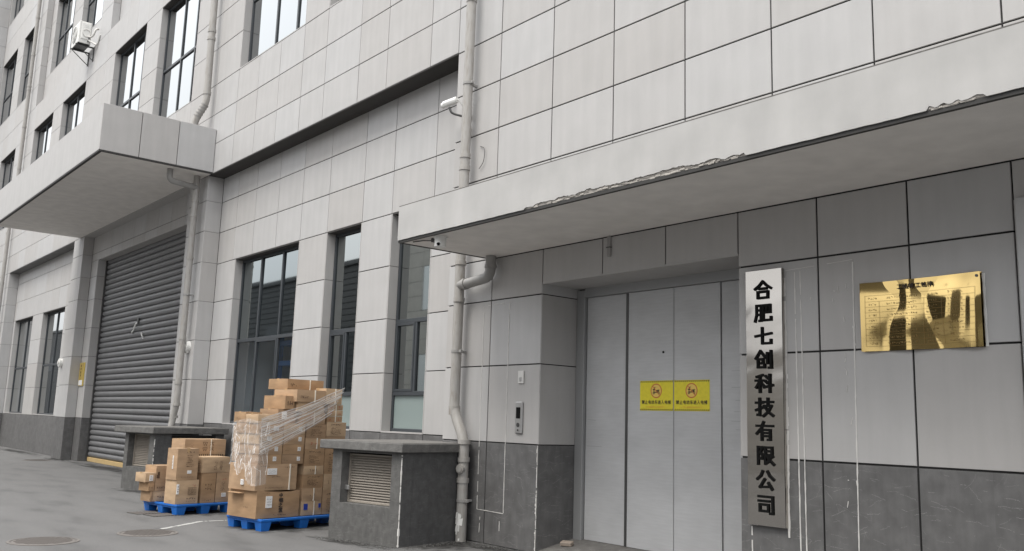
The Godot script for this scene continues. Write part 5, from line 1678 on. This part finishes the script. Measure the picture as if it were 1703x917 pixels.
# ---------- ground ----------
func make_ground() -> void:
	var st := mb()
	var r := 260.0
	quad(st, Vector3(-r, 0, r), Vector3(r, 0, r), Vector3(r, 0, -r), Vector3(-r, 0, -r))
	var g := obj("ground", st, M.asphalt)
	g.set_meta("kind", "structure")
	var pl := mb()
	var line := func(a: Vector2, b: Vector2, w: float) -> void:
		var n := 26
		var d := (b - a).normalized()
		var s := Vector2(-d.y, d.x)
		for i in n:
			if rng.randf() < 0.14:
				continue
			var p := a.lerp(b, float(i) / n)
			var q := a.lerp(b, float(i + 1) / n)
			var w0 := w * rng.randf_range(0.6, 1.0)
			var c0 := s * w0 / 2
			oface(pl, [Vector3(p.x - c0.x, 0.004, p.y - c0.y), Vector3(q.x - c0.x, 0.004, q.y - c0.y), Vector3(q.x + c0.x, 0.004, q.y + c0.y), Vector3(p.x + c0.x, 0.004, p.y + c0.y)], Vector3(p.x, -1, p.y))
	line.call(Vector2(-12.28, -4.2), Vector2(-13.12, -5.24), 0.085)
	line.call(Vector2(-13.08, -5.2), Vector2(-13.05, -5.72), 0.08)
	var lm := obj("parking_line", pl, M.paint)
	lm.set_meta("kind", "structure")
	for m in [[Vector3(-11.88, 0, -2.84), 0.39, "round iron manhole cover nearest the lower left corner of the yard"], [Vector3(-12.12, 0, -4.12), 0.37, "round iron manhole cover by the end of the white line"], [Vector3(-30.1, 0, -6.76), 0.40, "dark round manhole cover at the foot of the far pier"]]:
		var o := thing("manhole_cover", m[2], "manhole cover", m[0], 0.3, "round manhole covers in the yard")
		var rr: float = m[1]
		var rim := mb()
		for k in 40:
			var a0 := TAU * k / 40
			var a1 := TAU * (k + 1) / 40
			var u0 := Vector3(cos(a0), 0, sin(a0))
			var u1 := Vector3(cos(a1), 0, sin(a1))
			oface(rim, [u0 * rr + Vector3.UP * 0.006, u1 * rr + Vector3.UP * 0.006, u1 * (rr - 0.035) + Vector3.UP * 0.007, u0 * (rr - 0.035) + Vector3.UP * 0.007], Vector3(0, -1, 0))
			oface(rim, [u0 * rr, u1 * rr, u1 * rr + Vector3.UP * 0.006, u0 * rr + Vector3.UP * 0.006], Vector3.ZERO)
		obj("rim", rim, M.iron, o)
		var cv := mb()
		tube(cv, [Vector3(0, 0.0, 0), Vector3(0, 0.005, 0)], rr - 0.045, 36)
		obj("cover", cv, M.iron, o)
		var sd := mb()
		for i in range(-9, 10):
			for j in range(-9, 10):
				var p := Vector3(i * 0.038, 0.005, j * 0.038)
				if Vector2(p.x, p.z).length() < rr - 0.08:
					bx(sd, p - Vector3(0.012, 0.001, 0.006) if (i + j) % 2 else p - Vector3(0.006, 0.001, 0.012), p + Vector3(0.012, 0.005, 0.006) if (i + j) % 2 else p + Vector3(0.006, 0.005, 0.012))
		obj("stud_pattern", sd, M.iron, o)
	for m in [[Vector3(-14.52, 0, -4.86), "dark drain grate left of the lower load, the one nearer the shutter"], [Vector3(-14.12, 0, -4.98), "dark drain grate left of the lower load, the one nearer the pallet"]]:
		var o := thing("drain_grate", m[1], "drain", m[0], deg_to_rad(10), "drain grates by the lower load")
		var fr := mb()
		bx(fr, Vector3(-0.17, 0, -0.2), Vector3(0.17, 0.004, 0.2))
		obj("well", fr, M.black, o)
		var bars := mb()
		for k in 8:
			var z := -0.18 + k * 0.05
			bx(bars, Vector3(-0.17, 0.003, z), Vector3(0.17, 0.009, z + 0.022))
		obj("bars", bars, M.iron, o)
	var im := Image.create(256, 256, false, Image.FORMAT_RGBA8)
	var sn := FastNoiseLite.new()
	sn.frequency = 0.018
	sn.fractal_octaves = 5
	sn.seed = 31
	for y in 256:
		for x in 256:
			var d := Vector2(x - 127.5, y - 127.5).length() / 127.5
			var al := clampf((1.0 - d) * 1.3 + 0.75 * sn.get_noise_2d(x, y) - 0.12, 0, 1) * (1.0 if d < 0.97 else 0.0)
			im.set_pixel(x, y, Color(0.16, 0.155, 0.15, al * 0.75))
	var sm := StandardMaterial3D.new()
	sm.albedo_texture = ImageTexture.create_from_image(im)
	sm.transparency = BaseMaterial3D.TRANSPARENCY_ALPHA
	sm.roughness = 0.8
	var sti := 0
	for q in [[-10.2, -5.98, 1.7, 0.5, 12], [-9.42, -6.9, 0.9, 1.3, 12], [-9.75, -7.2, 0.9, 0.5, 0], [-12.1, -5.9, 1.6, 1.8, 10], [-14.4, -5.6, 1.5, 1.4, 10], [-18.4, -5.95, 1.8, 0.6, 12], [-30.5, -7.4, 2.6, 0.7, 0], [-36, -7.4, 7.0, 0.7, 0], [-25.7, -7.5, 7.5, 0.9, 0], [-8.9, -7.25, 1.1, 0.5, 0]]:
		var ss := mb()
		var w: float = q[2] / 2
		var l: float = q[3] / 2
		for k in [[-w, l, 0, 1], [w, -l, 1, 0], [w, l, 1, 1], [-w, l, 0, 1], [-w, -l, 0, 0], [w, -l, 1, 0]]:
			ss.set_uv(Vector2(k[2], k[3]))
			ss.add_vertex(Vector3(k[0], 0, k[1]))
		var so := obj("ground_stain_and_shade", ss, sm)  # dirt and damp stains, also painted contact shade under pallets and along walls
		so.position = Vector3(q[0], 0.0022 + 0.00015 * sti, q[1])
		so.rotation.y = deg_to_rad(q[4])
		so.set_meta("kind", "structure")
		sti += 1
	var bk := thing("loose_brick", "small broken piece of brick lying on the threshold left of the lift door", "brick", Vector3(-8.16, 0.098, -7.8), 0.4)
	bk.rotation.x = 0.18
	var bs := mb()
	rbx(bs, Vector3(-0.075, 0.0, -0.045), Vector3(0.075, 0.05, 0.045), 0.008)
	obj("brick_piece", bs, M.brick, bk)
	# crumbs of render and grit along the foot of the walls
	var gm := mb()
	rbx(gm, Vector3(-1, -0.6, -0.8), Vector3(1, 0.6, 0.8), 0.35)
	gm.generate_normals()
	var mm := MultiMesh.new()
	mm.transform_format = MultiMesh.TRANSFORM_3D
	mm.mesh = gm.commit()
	mm.instance_count = 900
	for i in 900:
		var k := i % 3
		var p: Vector3
		if k == 0:
			p = Vector3(rng.randf_range(-9.4, -8.3), 0, ZF + absf(rng.randfn(0, 0.12)) + 0.01)
		elif k == 1:
			p = Vector3(-9.6, 0, -6.22) + Vector3(rng.randf_range(-1.3, 0.1), 0, absf(rng.randfn(0, 0.1))).rotated(Vector3.UP, deg_to_rad(12))
		else:
			p = Vector3(-9.6, 0, -6.22) + Vector3(0.1 + absf(rng.randfn(0, 0.1)), 0, rng.randf_range(-1.1, 0.0)).rotated(Vector3.UP, deg_to_rad(12))
		var s := rng.randf_range(0.002, 0.009)
		mm.set_instance_transform(i, Transform3D(Basis.from_euler(Vector3(rng.randf() * 6, rng.randf() * 6, rng.randf() * 6)).scaled(Vector3.ONE * s), p + Vector3.UP * s * 0.5))
	var mi := MultiMeshInstance3D.new()
	mi.name = "grit"
	mi.multimesh = mm
	mi.material_override = M.concrete
	mi.set_meta("kind", "stuff")
	mi.set_meta("label", "pale grit and crumbs along the foot of the walls")
	mi.set_meta("category", "grit")
	add_child(mi, true)

func make_opposite() -> void:
	var o := thing("warehouse", "long dark grey sided warehouse across the yard, seen only in the window glass", "building", Vector3(-90, 0, 13.0))
	var st := mb()
	bx(st, Vector3(-60, 0, 0.05), Vector3(45, 11.3, 12))
	obj("wall", st, M.siding, o)
	var rf := mb()
	bx(rf, Vector3(-60.3, 11.3, -0.2), Vector3(45.0, 11.6, 12.3))
	obj("roof", rf, M.siding, o)
	var sd := mb()
	for k in 28:
		rbx(sd, Vector3(-60, 0.05 + k * 0.4, -0.02), Vector3(45, 0.40 + k * 0.4, 0.049), 0.012)
	var so := obj("siding_boards", sd, M.siding, o)
	so.set_meta("kind", "stuff")
	for k in 12:
		var w := mb()
		bx(w, Vector3(-56 + k * 8.2, 6.2, -0.06), Vector3(-53.4 + k * 8.2, 8.2, -0.03))
		obj("window", w, M.frame, o)
	for blk in [["pale panelled block across the yard with a white downpipe, seen only in reflections", -44.9, 12, 15], ["dark grey panelled block across the yard, nearer the lift, seen only in reflections", -9.0, 22, 13]]:
		var p := thing("office_block", blk[0], "building", Vector3(blk[1], 0, 13.0))
		var cols: int = blk[2]
		var rows: int = blk[3]
		var top := rows * 0.86 + 0.05
		var pw := mb()
		bx(pw, Vector3(0, 0, 0.05), Vector3(cols * 1.3, top, 12))
		obj("wall", pw, M.joint, p)
		var pp := mb()
		for i in cols:
			for j in rows:
				if j in [3, 4, 5, 9, 10, 11] and i % 5 in [2, 3]:
					continue
				bx(pp, Vector3(i * 1.3, j * 0.86 + 0.01, 0.0), Vector3(i * 1.3 + 1.28, j * 0.86 + 0.85, 0.049))
		obj("wall_panels", pp, M.pale if cols < 13 and blk[1] < -20 else M.block_grey, p).set_meta("kind", "stuff")
		for i in cols / 5:
			for j in [3, 9]:
				var w := mb()
				bx(w, Vector3((i * 5 + 2) * 1.3 + 0.03, j * 0.86 + 0.02, 0.02), Vector3((i * 5 + 4) * 1.3 - 0.03, (j + 3) * 0.86 - 0.02, 0.045))
				obj("window", w, M.glass, p)
		var pr := mb()
		bx(pr, Vector3(-0.2, top, -0.2), Vector3(cols * 1.3 + 0.2, top + 0.4, 12.2))
		obj("roof", pr, M.plaster, p)
	var bw := thing("added_reflection_wall", "added wall between the two blocks across the yard, shaping reflections in the metal signs", "wall", Vector3(-15, 0, 14.5))  # unseen wall, added to give the metal signs a duller reflection below the sky
	var bs := mb()
	bx(bs, Vector3(-14.2, 0, 0), Vector3(5.8, 4.0, 0.3))
	obj("wall", bs, M.pale, bw)
	var bt := mb()
	rbx(bt, Vector3(-14.2, 4.001, -0.06), Vector3(5.8, 4.12, 0.36), 0.01)
	obj("coping", bt, M.concrete, bw)
	var pi := thing("downpipe", "white downpipe on the block across the yard, seen only in the window glass", "downpipe", Vector3(-40.8, 0, 12.82))
	run_pipe(pi, [Vector3(0, 12.9, 0), Vector3(0, 0.05, 0)], 0.2, M.white_plain)
	for y in [2.0, 6.0, 10.0]:
		collar(pi, Vector3(0, y, 0), 0.23, 0.1, M.white_plain)


func _ready() -> void:
	rng.seed = 20240
	# camera: a phone held at eye height, turned far to the left along the facade and tilted up a little
	var cam := Camera3D.new()
	cam.name = "camera"
	cam.fov = 34.22
	cam.near = 0.05
	cam.far = 600.0
	cam.position = Vector3(0, 1.55, 0)
	cam.basis = Basis(Vector3.UP, 0.8762656) * Basis(Vector3.RIGHT, 0.16291508) * Basis(Vector3.BACK, 0.03134864)
	add_child(cam)
	cam.current = true
	# overcast sky
	var env := Environment.new()
	var sky := Sky.new()
	var sm := ProceduralSkyMaterial.new()
	sm.sky_top_color = Color(0.985, 0.99, 1.0)
	sm.sky_horizon_color = Color(0.62, 0.62, 0.62)
	sm.sky_curve = 0.22
	sm.ground_bottom_color = Color(0.30, 0.30, 0.30)
	sm.ground_horizon_color = Color(0.40, 0.40, 0.40)
	sm.sun_angle_max = 1.0
	sky.sky_material = sm
	env.background_mode = Environment.BG_SKY
	env.sky = sky
	env.tonemap_mode = Environment.TONE_MAPPER_LINEAR
	env.tonemap_exposure = 2.42
	env.sdfgi_enabled = true
	env.ssao_enabled = true
	env.ssil_enabled = true
	var we := WorldEnvironment.new()
	we.name = "environment"
	we.environment = env
	add_child(we)
	var sun := DirectionalLight3D.new()
	sun.name = "veiled_sun"
	sun.light_energy = 0.5
	sun.light_color = Color(1.0, 0.985, 0.96)
	sun.light_angular_distance = 30.0
	sun.shadow_enabled = true
	add_child(sun)
	sun.look_at_from_position(Vector3(-12, 30, 8), Vector3(-14, 0, -7), Vector3.UP)
	make_materials()
	make_ground()
	make_building(cam.position)
	make_shutter()
	make_canopies()
	make_lift_door()
	make_opposite()
	make_pipes()
	make_vents()
	make_loads()
	make_signs()
	make_fittings()
